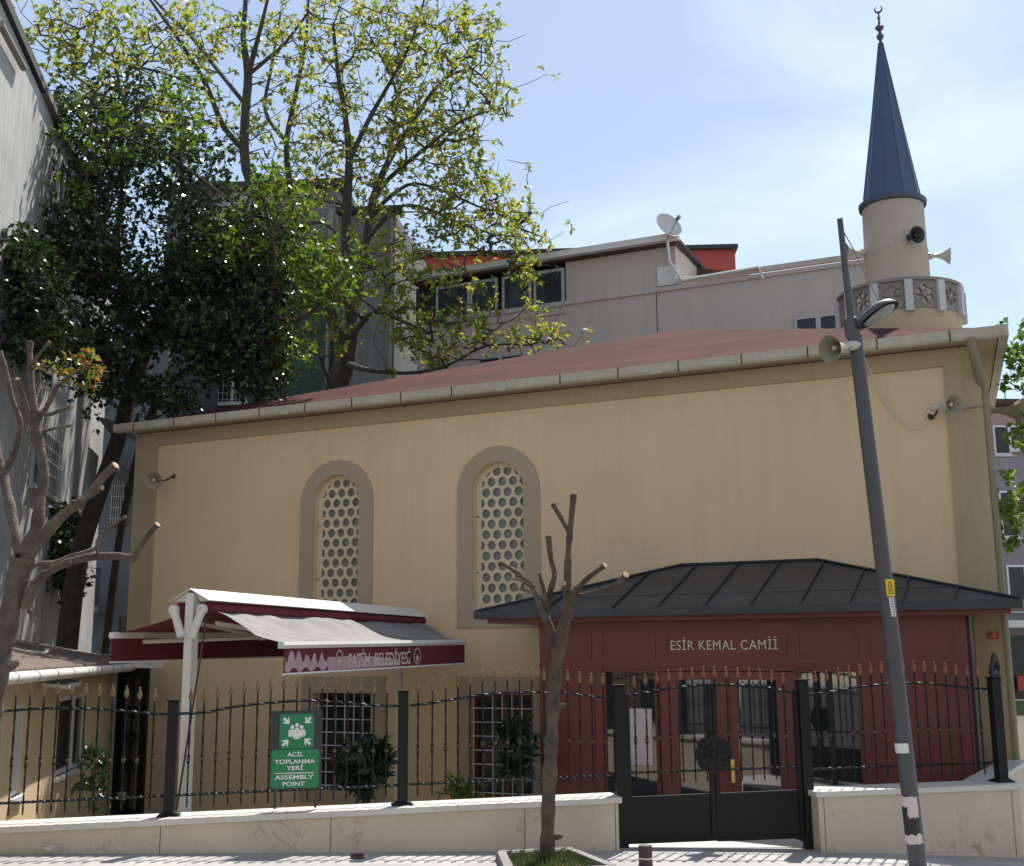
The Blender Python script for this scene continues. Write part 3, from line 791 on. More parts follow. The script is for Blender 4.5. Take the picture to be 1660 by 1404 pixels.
for k in range(NP):
    a = 2*math.pi*k/NP+a_off
    pt = MB(); c_, s_ = math.cos(a), math.sin(a)
    def q(u, v, z): return ((rg+u)*c_-s_*v, (rg+u)*s_+c_*v, z)
    z0_, z1_ = Z0-.06, Z0+hp+.0
    pt.hexa([q(-.03, -.06, z0_), q(.07, -.06, z0_), q(.07, .06, z0_), q(-.03, .06, z0_), q(-.03, -.06, z1_), q(.07, -.06, z1_), q(.07, .06, z1_), q(-.03, .06, z1_)])
    pt.build('balcony_post', M['stonepost'], ga)
cap = MB(); cap.lathe([(rg-.05, Z0+hp), (rg+.045, Z0+hp), (rg+.045, Z0+hp+.05), (rg-.05, Z0+hp+.05), (rg-.05, Z0+hp)], 36, a0=a_off, cap=False)
cap.add([], []); cap.build('balcony_coping', M['stone'], ga)
# cap
cpn = MB(); N = 10
cpn.lathe([(rb*.93, zrim-.02), (rb*.90, zrim+.10), (rb*.46, lerp(zrim, zap, .53)), (.035, zap)], N, a0=.2)
sp_ = cpn.build('conical_cap', M['spire'], mi)
rm = MB(); rm.lathe([(rb*.97, zrim-.09), (rb*1.06, zrim-.08), (rb*1.08, zrim-.01), (rb*.90, zrim+.03)], 32, cap=False); rm.build('cap_rim', M['spirerim'], sp_, smooth=True)
sm = MB()
for k in range(N):
    a = 2*math.pi*k/N+.2; sm.tube([(math.cos(a)*rb*.90, math.sin(a)*rb*.90, zrim+.10), (math.cos(a)*rb*.46, math.sin(a)*rb*.46, lerp(zrim, zap, .53)), (math.cos(a)*.035, math.sin(a)*.035, zap)], .011, 4)
sm.build('cap_seam', M['spire'], sp_)
fi = MB(); h = zfin-zap
fi.lathe([(.03, zap-.02), (.022, zap+.06*h), (.055, zap+.13*h), (.062, zap+.18*h), (.03, zap+.25*h), (.022, zap+.30*h), (.065, zap+.37*h), (.075, zap+.41*h), (.03, zap+.49*h), (.018, zap+.53*h), (.016, zap+.62*h), (.034, zap+.655*h), (.014, zap+.69*h), (.015, zap+.78*h)], 14)
cres = []
for k in range(15):
    a = R(-90-150+k*300/14)+R(180)
    cres.append((math.cos(a)*.045, 0, zap+.88*h+math.sin(a)*.10*h*1.0))
fi.tube([(0, 0, zap+.76*h)]+[(0, 0, zap+.80*h)], .015, 6)
ct = [(math.sin(R(-150+300*k/14))*.06, 0, zap+.885*h-math.cos(R(-150+300*k/14))*.085*h) for k in range(15)]
fi.tube(ct, [.004+.014*math.sin(math.pi*k/14) for k in range(15)], 6)
fi.build('finial', M['spirerim'], mi, smooth=True)

# ================================================================ LOUDSPEAKERS
def horn(loc, axis, length, rad, label, mat, dark=False, bracket=None, group='horn loudspeakers', square=False):
    o = empty('horn_loudspeaker', loc); tag(o, label, 'loudspeaker', group)
    ax = Vector(axis).normalized(); n = 4 if square else 20
    pr_ = [(rad*.16, 0), (rad*.20, length*.2), (rad*.32, length*.45), (rad*.55, length*.7), (rad*.86, length*.9), (rad, length), (rad*1.03, length+.004), (rad*.97, length+.004), (rad*.80, length*.9), (rad*.5, length*.7), (rad*.28, length*.45), (rad*.12, length*.3)]
    b_ = MB(); b_.lathe(pr_[:7], n, axis=ax, a0=math.pi/4 if square else 0, cap=False); b_.build('horn', mat, o, smooth=not square)
    i_ = MB(); i_.lathe(pr_[6:]+[(0.0001, length*.3)], n, axis=ax, a0=math.pi/4 if square else 0, cap=False); i_.build('horn_throat', M['hornd'] if dark else M['horni'], o, smooth=not square)
    c_ = MB(); c_.lathe([(rad*.02, length*.35), (rad*.16, length*.5), (rad*.2, length*.8), (rad*.05, length*.86)], 12, axis=ax); c_.build('centre_cone', mat, o, smooth=True)
    d_ = MB(); d_.lathe([(rad*.15, -length*.42), (rad*.36, -length*.4), (rad*.38, -length*.05), (rad*.2, .02)], 14, axis=ax)
    d_.build('driver', M['hornd'] if dark else mat, o, smooth=True)
    if bracket is not None:
        k_ = MB(); bv = Vector(bracket)
        k_.tube([(0, 0, -rad*.1), tuple(bv*.5+Vector((0, 0, -.05))), tuple(bv)], .014, 6)
        k_.lathe([(.045, 0), (.045, .012)], 10, o=bv, axis=-bv)
        k_.build('bracket', M['brownfascia'], o)
    return o
MX = MO.m.to_3x3()
def wv(v): return MX @ Vector(v)
l = MO.w(*(lambda a: (a[0], -.3, a[1]))(MO.hit(253, 777, -.3)))
horn(l+wv((0, .0, 0)), Vector((.08, -1, -.25)), .20, .145, 'grey horn loudspeaker at the left corner of the mosque wall', M['hornw'], bracket=wv((.16, .26, .08)))
l = MO.w(*(lambda a: (a[0], -.18, a[1]))(MO.hit(1522, 659, -.18)))
horn(l-wv((.0, 0, 0)), wv((.75, -.72, -.1)), .27, .13, 'cream horn loudspeaker on the wall below the roof right of the lamp post', M['hornw'], bracket=wv((-.12, .14, -.1)))
l = MO.w(*(lambda a: (a[0], .45, a[1]))(MO.hit(1608, 666, .45)))
horn(l, wv((1, -.1, -.12)), .36, .17, 'olive horn loudspeaker sticking out behind the downspout', M['pipe'], bracket=wv((-.2, .0, .0)))
def mpos(px, py, dy):   # point at depth of minaret + dy
    return at_y(px, py, ML.y+dy)
l = mpos(1395, 409, 0)
horn(l, Vector((-1, -.1, -.03)), .26, .15, 'small horn loudspeaker on the left side of the minaret behind the lamp post', M['hornw'], bracket=(.12, 0, 0))
l = mpos(1512, 415, 0)
horn(l, Vector((1, -.25, -.05)), .26, .15, 'white horn loudspeaker on the right side of the minaret', M['hornw'], bracket=(-.08, 0, 0))
l = mpos(1476, 384, -.52)
horn(l, Vector((.3, -1, -.15)), .17, .135, 'black round loudspeaker on the front of the minaret', M['hornd'], dark=True, bracket=(-.1, .15, -.12))

# ================================================================ MARBLE WALLS
def cop(px, py): return FE.hit(px, py, -.22)
CL = [cop(*q) for q in ((0, 1341), (150, 1333), (420, 1318), (700, 1308), (1004, 1293))]
CLx = [q[0] for q in CL]; CLz = [q[1] for q in CL]
print('coping z', CLz)
k_ = (CLz[-1]-CLz[0])/(CLx[-1]-CLx[0])
def czl(x): return CLz[-1]+(x-CLx[-1])*k_
CR = [cop(*q) for q in ((1322, 1284), (1650, 1271))]
def czr(x): return lerp(CR[0][1], CR[1][1], (x-CR[0][0])/(CR[1][0]-CR[0][0]))
def marble_wall(x0, x1, cz_, label, n, joints):
    t = FE.root('marble_wall', (x0+x1)/2, 0, 0); tag(t, label, 'wall')
    X = (x0+x1)/2
    b = MB()
    for i in range(n):
        a, c = lerp(x0, x1, i/n), lerp(x0, x1, (i+1)/n)
        vs = [(a-X, -.2, gz(a)-.25), (c-X, -.2, gz(c)-.25), (c-X, .15, gz(c)-.4), (a-X, .15, gz(a)-.4), (a-X, -.2, cz_(a)-.05), (c-X, -.2, cz_(c)-.05), (c-X, .15, cz_(c)-.05), (a-X, .15, cz_(a)-.05)]
        fs = [(0,1,5,4), (2,3,7,6), (4,5,6,7)]
        if i == 0: fs.append((3,0,4,7))
        if i == n-1: fs.append((1,2,6,5))
        b.add(vs, fs)
    b.build('cladding', M['marble'], t)
    j = MB()
    for a in joints: j.box(a-X-.003, a-X+.003, -.2015, -.19, gz(a)-.05, cz_(a)-.06)
    if joints: j.build('cladding_joint', M['soil'], t)
    c = MB(); m_ = max(1, int((x1-x0)/1.35)); 
    for i in range(m_):
        a, e_ = lerp(x0-.03, x1+.03, i/m_)+.0015, lerp(x0-.03, x1+.03, (i+1)/m_)-.0015
        c.hexa([(a-X, -.23, cz_(a)-.048), (e_-X, -.23, cz_(e_)-.048), (e_-X, .18, cz_(e_)-.048), (a-X, .18, cz_(a)-.048), (a-X, -.225, cz_(a)), (e_-X, -.225, cz_(e_)), (e_-X, .18, cz_(e_)), (a-X, .18, cz_(a))])
    c.build('coping', M['coping'], t)
    return t
xwl = FE.hit(1003, 1330, -.2)[0]; xwr = FE.hit(1328, 1330, -.2)[0]
marble_wall(-12, xwl, czl, 'long low marble clad wall left of the gate, stained and cracked', 12, [FE.hit(px, 1350, -.2)[0] for px in (-330, 260, 536, 851, 998)])
marble_wall(xwr, XEND, czr, 'short marble clad wall right of the gate behind the lamp post', 5, [FE.hit(px, 1350, -.2)[0] for px in (1338, 1645)])
# return wall on the right going back to the mosque
rw = FE.root('marble_wall', XEND-.18, .19, 0); tag(rw, 'short return wall running back from the right end post to the mosque corner', 'wall')
cr_ = MO.w(.05, -.05, 0); cl_ = FE.i @ cr_; L_ = cl_.y-.2
b = MB(); zz = czr(XEND)
ddx = cl_.x-(XEND-.18)
b.hexa([(-.16, 0, -1), (.16, 0, -1), (.16+ddx, L_, -1), (-.16+ddx, L_, -1), (-.16, 0, zz-.05), (.16, 0, zz-.05), (.16+ddx, L_, zz-.05), (-.16+ddx, L_, zz-.05)]); b.build('cladding', M['marble'], rw)
b = MB(); b.hexa([(-.19, -.003, zz-.049), (.19, -.003, zz-.049), (.19+ddx, L_, zz-.049), (-.19+ddx, L_, zz-.049), (-.19, -.003, zz-.002), (.19, -.003, zz-.002), (.19+ddx, L_, zz-.002), (-.19+ddx, L_, zz-.002)]); b.build('coping', M['coping'], rw)

# ================================================================ FENCE AND GATE
TOP = {
 0: [(-60,1156),(0,1153.4),(50,1149.5),(101,1148),(156,1149.6),(192,1151.5),(260,1157.7),(272,1158)],
 1: [(287,1157),(332,1155),(375,1146.7),(440,1139),(504,1136),(571,1139.5),(608,1143.5),(647,1144.5)],
 2: [(664,1143.5),(698,1140),(743,1132.5),(785,1126),(818,1123.6),(870,1122.4),(921,1124.4),(960,1129),(992,1129.5)],
 3: [(1009,1126),(1029,1125.7),(1066,1118.8),(1100,1114),(1153.5,1110),(1198.5,1111),(1238,1114),(1265,1119.6),(1290,1121.5)],
 4: [(1309,1126),(1339,1123),(1363,1118.5),(1400,1112.7),(1440,1109),(1485,1107.4),(1525,1110),(1564.5,1115),(1606,1117)]}
LOW = [(0,1300.4),(174,1294),(287,1291),(477,1283),(649,1272),(776,1265),(870,1262.5),(994,1256.6)]
LOWG = [(1017,1253),(1294,1243.4)]
LOWR = [(1315,1247),(1443,1242),(1611,1236.5)]
def curve(pts):
    q = [FE.hit(*p_) for p_ in pts]; return [a[0] for a in q], [a[1] for a in q]
def fit_line(pts):
    q = np.array([FE.hit(*p_) for p_ in pts]); k = np.polyfit(q[:, 0], q[:, 1], 1); return lambda x: float(k[0]*x+k[1])
lowl, lowg, lowr = fit_line(LOW), fit_line(LOWG), fit_line(LOWR)
def rail(mb, f, x0, x1, y=0, n=40, r=.014, X=0):
    pts = [(lerp(x0, x1, i/n)-X, y, f(lerp(x0, x1, i/n))) for i in range(n+1)]
    mb.tube(pts, r, 4, tw=.9)
def baluster(parent, x, zl, zt, goldmat, y=0, zk=None):
    # x, z relative to the parent; bar from below the lower rail to the spear tip
    zb_ = zl-.105; k = zk if zk is not None else lerp(zb_, zt, .40)
    b = MB(); n = 10
    pts = [(x, y, lerp(zb_, k-.045, i/n)) for i in range(n+1)]
    b.tube(pts, .0085, 4, tw=.75)
    b.tube([(x, y, k-.045), (x, y, k-.02), (x, y, k-.012)], [.009, .017, .008], 6)
    b.tube([(x, y, k+.012), (x, y, k+.02), (x, y, k+.045)], [.008, .017, .009], 6)
    b.tube([(x, y, k-.013), (x, y, k), (x, y, k+.013)], [.008, .019, .008], 8)
    pts = [(x, y, lerp(k+.045, zt-.10, i/n)) for i in range(n+1)]
    b.tube(pts, .0085, 4, tw=.35)
    bo = b.build('baluster', M['iron'], parent)
    kn = MB(); kn.lathe([(.006, k-.016), (.0165, k-.006), (.0165, k+.006), (.006, k+.016)], 6, o=(x, y, 0)); kn.build('knuckle', M['gold'], bo)
    f = MB(); f.lathe([(.009, zt-.105), (.012, zt-.098), (.0225, zt-.078), (.0215, zt-.065), (.013, zt-.035), (.007, zt-.018), (.006, zt-.014), (.0105, zt-.008), (.0105, zt-.002), (.004, zt)], 8, o=(x, y, 0))
    f.build('finial', goldmat, bo, smooth=True)
def post(parent, x, z0, z1, wd=.088, base=True, X=0):
    b = MB(); b.bevbox(x-wd/2, x+wd/2, -wd/2, wd/2, z0, z1, .008)
    if base: b.hexa([(x-.10, -.10, z0), (x+.10, -.10, z0), (x+.10, .10, z0), (x-.10, .10, z0), (x-wd/2-.005, -wd/2-.005, z0+.035), (x+wd/2+.005, -wd/2-.005, z0+.035), (x+wd/2+.005, wd/2+.005, z0+.035), (x-wd/2-.005, wd/2+.005, z0+.035)])
    b.box(x-wd/2-.012, x+wd/2+.012, -wd/2-.012, wd/2+.012, z1+.0005, z1+.012)
    b.build('fence_post', M['iron'], parent)
fl = FE.root('iron_fence'); tag(fl, 'black wrought iron fence with gilt spear tips on the long wall left of the gate', 'fence')
fr_ = FE.root('iron_fence'); tag(fr_, 'black wrought iron fence with spear tips on the short wall right of the gate', 'fence')
tl = [x_ for x_ in curve([(-20, 0)])[0]]
# posts
for px, py in ((279.5, 1136), (655, 1121)):
    x, z = FE.hit(px, py); x = FE.hit(px-2, 1230)[0]; post(fl, x, czl(x), z)
xpl = FE.hit(278-2, 1230)[0]
post(fl, -11.5+.0, czl(-11.5), FE.hit(279, 1136)[1]-.05)
post(fl, -8.6, czl(-8.6), FE.hit(279, 1136)[1]-.03)
xe, ze = FE.hit(1615, 1099); xe = FE.hit(1617, 1180)[0]; post(fr_, xe, czr(xe), ze, .095)
rl = MB(); rt = []
for k in (0, 1, 2):
    xs, zs_ = curve(TOP[k]); 
    rail(rl, lambda x: smooth_interp(xs, zs_, x), xs[0], xs[-1], n=30)
    rail(rl, lowl, xs[0], xs[-1], n=60)
x0p = curve(TOP[0])[0][0]
rail(rl, lambda x: FE.hit(-60, 1156)[1]+.04*math.sin((x-x0p)*1.2), -11.5, x0p, n=20); rail(rl, lowl, -11.5, x0p, n=20)
split_build(rl, 'rail', M['iron'], fl)
rl = MB(); xs4, zs4 = curve(TOP[4]); rail(rl, lambda x: smooth_interp(xs4, zs4, x), xs4[0], xe, n=30); rail(rl, lowr, xs4[0], xe, n=40); split_build(rl, 'rail', M['iron'], fr_)
BP0 = [-60.0+22.2*i for i in range(0, 3)] + [6, 27.6, 50.5, 73, 95, 117, 140, 162, 184, 206.5, 228, 252]
BP1 = [310.7, 332.3, 353.9, 375.5, 396.8, 418.5, 439.5, 460.5, 482, 502.5, 523, 544, 564.5, 585, 606.6, 627.8]
BP2 = [678, 701, 722.5, 742.6, 762, 782, 802.3, 822.2, 842, 861.6, 881.6, 900, 920.3, 939, 958.6, 977.5]
BP3 = [1027.6, 1046, 1065, 1084, 1103, 1122, 1140.8, 1158.3, 1177.3, 1196, 1214.7, 1232.2, 1250.8, 1269.5]
BP4 = [1322, 1340.6, 1359.5, 1377.4, 1395, 1412.4, 1430, 1448, 1465.7, 1482.7, 1499.7, 1516.6, 1533.6, 1550.5, 1568.3, 1585.2]
def bal_run(parent, pxs, k, low, gm):
    xs, zs_ = curve(TOP[k])
    for px in pxs:
        # pixel given at tip height ~1100
        x = FE.hit(px, 1105)[0]; zt = smooth_interp(xs, zs_, x)+.215
        baluster(parent, x, low(x), zt, gm)
bal_run(fl, BP0, 0, lowl, M['gold']); bal_run(fl, BP1, 1, lowl, M['gold']); bal_run(fl, BP2, 2, lowl, M['gold'])
bal_run(fr_, BP4, 4, lowr, M['copper'])
# return fence on the right
sf = bpy.data.objects.new('iron_fence', None); COL.objects.link(sf); sf.location = FE.w(xe, .05, 0)
dv = MO.w(-.02, -.15, 0)-FE.w(xe, .05, 0); sf.rotation_euler = (0, 0, math.atan2(dv.y, dv.x)); Ls = Vector((dv.x, dv.y)).length
tag(sf, 'short iron fence return from the right end post back to the mosque corner', 'fence')
r_ = MB(); zc0 = czr(xe)
def st(x): return ze-.10+.14*math.sin(math.pi*min(1, max(0, x/Ls)))
rail(r_, st, .02, Ls, n=16); rail(r_, lambda x: lowr(xe), .02, Ls, n=20); split_build(r_, 'rail', M['iron'], sf)
nb = int(Ls/.125)
for i in range(1, nb): baluster(sf, i*.125, lowr(xe), st(i*.125)+.2, M['iron'])
# gate
gt_ = FE.root('iron_gate'); tag(gt_, 'black double leaf iron gate with solid lower panels and a round medallion', 'gate')
gl0 = FE.hit(999.5, 1250)[0]; gl0 = FE.hit(1006, 1250)[0]; gr0 = FE.hit(1307, 1250)[0]
ztl = FE.hit(1000, 1112)[1]; ztr = FE.hit(1298, 1103)[1]
for x, z in ((gl0, ztl), (gr0, ztr)):
    b = MB(); b.bevbox(x-.05, x+.05, -.045, .045, gz(x)-.05, z, .008); b.box(x-.06, x+.06, -.055, .055, z+.0005, z+.012)
    b.build('gate_post', M['iron'], gt_)
gm0 = FE.hit(1157.5, 1250)[0]
pl_t = [FE.hit(*q) for q in ((1017, 1292), (1295, 1280))]
def ptop(x): return lerp(pl_t[0][1], pl_t[1][1], (x-pl_t[0][0])/(pl_t[1][0]-pl_t[0][0]))
xs3, zs3 = curve(TOP[3])
def gtop(x): return smooth_interp(xs3, zs3, x)
for (a, c) in ((gl0+.055, gm0-.004), (gm0+.004, gr0-.055)):
    zb_ = gz((a+c)/2)+.045 if a < gm0-.1 else gz((a+c)/2)+.075
    b = MB()
    for x in (a, c-.042): b.bevbox(x, x+.042, -.02, .02, zb_, gtop(x+.02)-.012, .004)
    b.hexa([(a+.043, -.018, ptop(a)-.03), (c-.043, -.018, ptop(c)-.03), (c-.043, .018, ptop(c)-.03), (a+.043, .018, ptop(a)-.03), (a+.043, -.018, ptop(a)), (c-.043, -.018, ptop(c)), (c-.043, .018, ptop(c)), (a+.043, .018, ptop(a))])
    b.box(a+.043, c-.043, -.018, .018, zb_, zb_+.035)
    lf = b.build('gate_leaf', M['iron'], gt_)
    s = MB(); s.hexa([(a+.043, -.004, zb_+.036), (c-.043, -.004, zb_+.036), (c-.043, .004, zb_+.036), (a+.043, .004, zb_+.036), (a+.043, -.004, ptop(a)-.031), (c-.043, -.004, ptop(c)-.031), (c-.043, .004, ptop(c)-.031), (a+.043, .004, ptop(a)-.031)])
    s.build('lower_panel', M['iron'], lf)
    s = MB(); rail(s, gtop, a, c, n=16, r=.017); rail(s, lowg, a+.04, c-.04, n=24); split_build(s, 'rail', M['iron'], lf)
for px in BP3:
    x = FE.hit(px, 1100)[0]; baluster(gt_, x, lowg(x), gtop(x)+.17, M['copper'])
# medallion: scalloped disc
mx_, mz_ = FE.hit(1156, 1222, -.03)
loop = []
for i in range(64):
    a = 2*math.pi*i/64; rr = .168+.013*abs(math.cos(4*a))+.006*abs(math.sin(8*a)); loop.append((mx_+rr*math.cos(a), mz_+rr*.98*math.sin(a)))
b = MB(); b.plate([loop], -.042, -.026); b.lathe([(.15, 0), (.145, .006), (.10, .004), (.09, .010), (.03, .010), (0.0001, .018)], 24, o=(mx_, -.042, mz_), axis=(0, -1, 0))
for i in range(8):
    a = 2*math.pi*i/8; b.tube([(mx_+.03*math.cos(a), -.052, mz_+.03*math.sin(a)), (mx_+.13*math.cos(a+.2), -.050, mz_+.13*math.sin(a+.2))], [.012, .004], 6)
b.build('medallion', M['iron'], gt_)
lnd = MB(); lnd.hexa([(gl0-.1, .06, -.6), (gr0+.1, .06, -.6), (gr0+.1, 1.1, -.6), (gl0-.1, 1.1, -.6), (gl0-.1, .06, gz(gl0)-.004), (gr0+.1, .06, gz(gr0)-.004), (gr0+.1, 1.1, gz(gr0)-.004), (gl0-.1, 1.1, gz(gl0)-.004)])
ld = lnd.build('landing', M['coping']); ld.location = FE.o; ld.rotation_euler = (0, 0, FE.rot); tag(ld, kind='structure')
# thin white cable on gate to the right of the handle
cb = MB(); ptsb = [(1199, 1110), (1199.5, 1130), (1198, 1180), (1200, 1220), (1203, 1245), (1204, 1283)]
cb.tube([FE.w(*(lambda a: (a[0], .06, a[1]))(FE.hit(x, y, .06))) for x, y in ptsb], .004, 5)
o = cb.build('loose_cable', M['wirew']); tag(o, 'thin pale cable hanging down behind the right gate leaf', 'cable')

# ================================================================ ASSEMBLY POINT SIGN
SY = -.035
s0 = FE.hit(436.5, 1281, SY); s1 = FE.hit(523.5, 1151, SY)
sx = (s0[0]+s1[0])/2; sg = FE.root('assembly_point_sign', sx, SY, s0[1]); tag(sg, 'green and white assembly point sign on a black board fixed to the fence', 'sign')
wS = s1[0]-s0[0]; hS = s1[1]-s0[1]; u = wS/87.0
MB().box(-wS/2, wS/2, -.008, .004, 0, hS).build('board', M['board'], sg)
lg = MB()
for x in (-wS/2+.05, wS/2-.05): lg.box(x-.012, x+.012, -.004, .01, -.16, .05)
split_build(lg, 'board_strap', M['board'], sg)
def rrect(x0, x1, z0, z1, r, n=5):
    l = []
    for cx, cz, a0 in ((x1-r, z0+r, -90), (x1-r, z1-r, 0), (x0+r, z1-r, 90), (x0+r, z0+r, 180)):
        for i in range(n+1):
            a = R(a0+90*i/n); l.append((cx+r*math.cos(a), cz+r*math.sin(a)))
    return l
def S(px, py): return ((px-480)*u, (1281-py)*u)
pan = MB(); a = S(451, 1213.6); b_ = S(509, 1156); pan.plate([rrect(a[0], b_[0], a[1], b_[1], 5*u)], -.011, -.0085); pan.build('pictogram_panel', M['green_sign'], sg)
pan2 = MB(); a = S(438.5, 1278.5); b_ = S(519, 1215); pan2.plate([rrect(a[0], b_[0], a[1], b_[1], 6*u)], -.011, -.0085); pan2.build('text_panel', M['green_sign'], sg)
pic = MB()
def disc(cx, cz, r): return [(cx+r*math.cos(2*math.pi*i/16), cz+r*math.sin(2*math.pi*i/16)) for i in range(16)]
def fig(cx, top, hw, hb, leg, z):   # simple pictogram of a person
    pic.plate([disc(cx, top, 3.3*u)], z, z+.0015)
    y1 = top-4.2*u; 
    pic.plate([[(cx-hw, y1-hb), (cx-hw*.62, y1-hb), (cx-hw*.62, y1-hb*.35), (cx-hw*.52, y1-hb*.35), (cx-hw*.52, y1-leg), (cx-hw*.08, y1-leg), (cx-hw*.08, y1-hb*.9), (cx+hw*.08, y1-hb*.9), (cx+hw*.08, y1-leg), (cx+hw*.52, y1-leg), (cx+hw*.52, y1-hb*.35), (cx+hw*.62, y1-hb*.35), (cx+hw*.62, y1-hb), (cx+hw, y1-hb), (cx+hw, y1-1.5*u), (cx+hw-1.5*u, y1), (cx-hw+1.5*u, y1), (cx-hw, y1-1.5*u)]], z, z+.0015)
c0 = S(472.3, 1178); fig(c0[0], c0[1], 6.4*u, 11*u, 12*u, -.0135)
c0 = S(488, 1178); fig(c0[0], c0[1], 6.4*u, 11*u, 12*u, -.0135)
c0 = S(480.2, 1174.5); pic.plate([disc(c0[0], c0[1], 3.3*u)], -.0135, -.012)
c0 = S(480, 1182); fig(c0[0], c0[1], 6.2*u, 10.5*u, 12*u, -.0137)
def arrow(px, py, ang):   # tip towards ang
    c = S(px, py); ca, sa = math.cos(ang), math.sin(ang)
    P = [(6.5, 0), (-1, 6.8), (-1.2, 3.2), (-3.8, 5.0)]
    P = [(6, -6.8+6.8), ]
    P = [(7, 0), (0, 6.5), (-3.2, 6.5), (.6, 2.2), (-7, 2.2), (-7, -2.2), (.6, -2.2), (-3.2, -6.5), (0, -6.5)]
    pic.plate([[(c[0]+(x*ca-y*sa)*u, c[1]+(x*sa+y*ca)*u) for x, y in P][::-1]], -.0135, -.012)
arrow(462.5, 1167.5, R(-45)); arrow(498.5, 1167, R(-135)); arrow(461.5, 1203.5, R(45)); arrow(498, 1202, R(135))
pic.build('pictogram', M['whitepaint'], sg)
for txt, px, py, sz_, wpx in (('ACİL', 478.5, 1223.5, 9.6, 27), ('TOPLANMA', 478, 1235.3, 9.6, 68), ('YERİ', 478, 1246, 9.6, 28), ('ASSEMBLY', 477.5, 1261, 9.6, 65), ('POINT', 477, 1272, 9.6, 37)):
    c = S(px, py); t = text_obj('sign_lettering', txt, sz_*u*1.02, M['whitepaint'], sg, (c[0], -.0125, c[1]), ext=.001, bold=.0009)
    xs_ = [v.co.x for v in t.data.vertices]; m0 = (max(xs_)+min(xs_))/2; k_s = wpx*u/(max(xs_)-min(xs_))
    for v in t.data.vertices: v.co.x = c[0]+(v.co.x-m0)*k_s
a = S(445, 1254.6); b_ = S(511, 1253.2); MB().box(a[0], b_[0], -.0125, -.0115, a[1], b_[1]).build('dividing_line', M['whitepaint'], sg)

# ================================================================ AWNING (double sided, on two posts)
nw = at_y(305, 1150, 12.75); nl = MO.i @ nw; NX, NY = nl.x, nl.y
FYy = MO.hitx(664, 1100, NX)[0]; FYy = min(-.45, FYy)
print('awning near', NX, NY, 'far', FYy, 'calc', MO.hitx(664, 1100, NX))
aw = bpy.data.objects.new('folding_arm_awning', None); COL.objects.link(aw); aw.location = MO.w(NX, NY, CZ); aw.rotation_euler = (0, 0, MO.rot)
tag(aw, 'white framed double sided burgundy awning with lettered valance in front of the mosque', 'awning')
LA = FYy-NY
zt_n = MO.hitx(318, 962, NX)[1]-CZ      # post top, relative
zt_f = MO.hitx(672, 992, NX)[1]-CZ
print('post tops', zt_n, zt_f, 'len', LA)
zt_f2 = lerp(zt_n, zt_f, .75)
for y, wd, zt in ((0, .105, zt_n), (LA-.25, .08, zt_f2)):
    b = MB(); b.bevbox(-wd/2, wd/2, y-wd/2, y+wd/2, 0, zt, .006); b.box(-.12, .12, y-.12, y+.12, 0, .012)
    po_ = b.build('post', M['whitemetal'], aw)
# hood: two sloping sheets
def hz(y): return lerp(zt_n+.05, zt_f2+.03, (y+.05)/(LA+.1))
ya, yb = -.06, LA+.12
b = MB()
for sgn in (1, -1):
    X1 = sgn*.27
    b.add([(0, ya, hz(ya)), (X1, ya, hz(ya)-.13), (X1, yb, hz(yb)-.13), (0, yb, hz(yb)), (0, ya, hz(ya)-.008), (X1, ya, hz(ya)-.138), (X1, yb, hz(yb)-.138), (0, yb, hz(yb)-.008)],
          [(0,1,2,3), (4,7,6,5), (0,4,5,1), (1,5,6,2), (2,6,7,3)])
b.build('hood', M['whitemetal'], aw)
b = MB()
for sgn in (1, -1):
    b.add([(sgn*.03, .0, hz(0)-.02), (sgn*.26, .0, hz(0)-.135), (sgn*.10, .0, hz(0)-.14)], [(0,1,2)])
for y in (0.02, LA-.2):
    pass
b.build('end_cap', M['whitemetal'], aw)
for sgn in (1, -1):
    b = MB(); b.tube([(sgn*.19, .02, hz(0)-.21), (sgn*.19, yb-.05, hz(yb)-.19)], .065, 12); b.build('fabric_roll', M['burg'], aw, smooth=True)
# brackets on near post
for sgn in (1, -1):
    b = MB(); b.tube([(sgn*.19, -.07, hz(0)-.23), (sgn*.15, -.07, hz(0)-.33), (sgn*.07, -.07, hz(0)-.52)], [.05, .045, .05], 10)
    b.lathe([(.058, -.02), (.058, .03)], 14, o=(sgn*.19, -.075, hz(0)-.23), axis=(0, 1, 0)); b.build('arm_bracket', M['whitemetal'], aw, smooth=True)
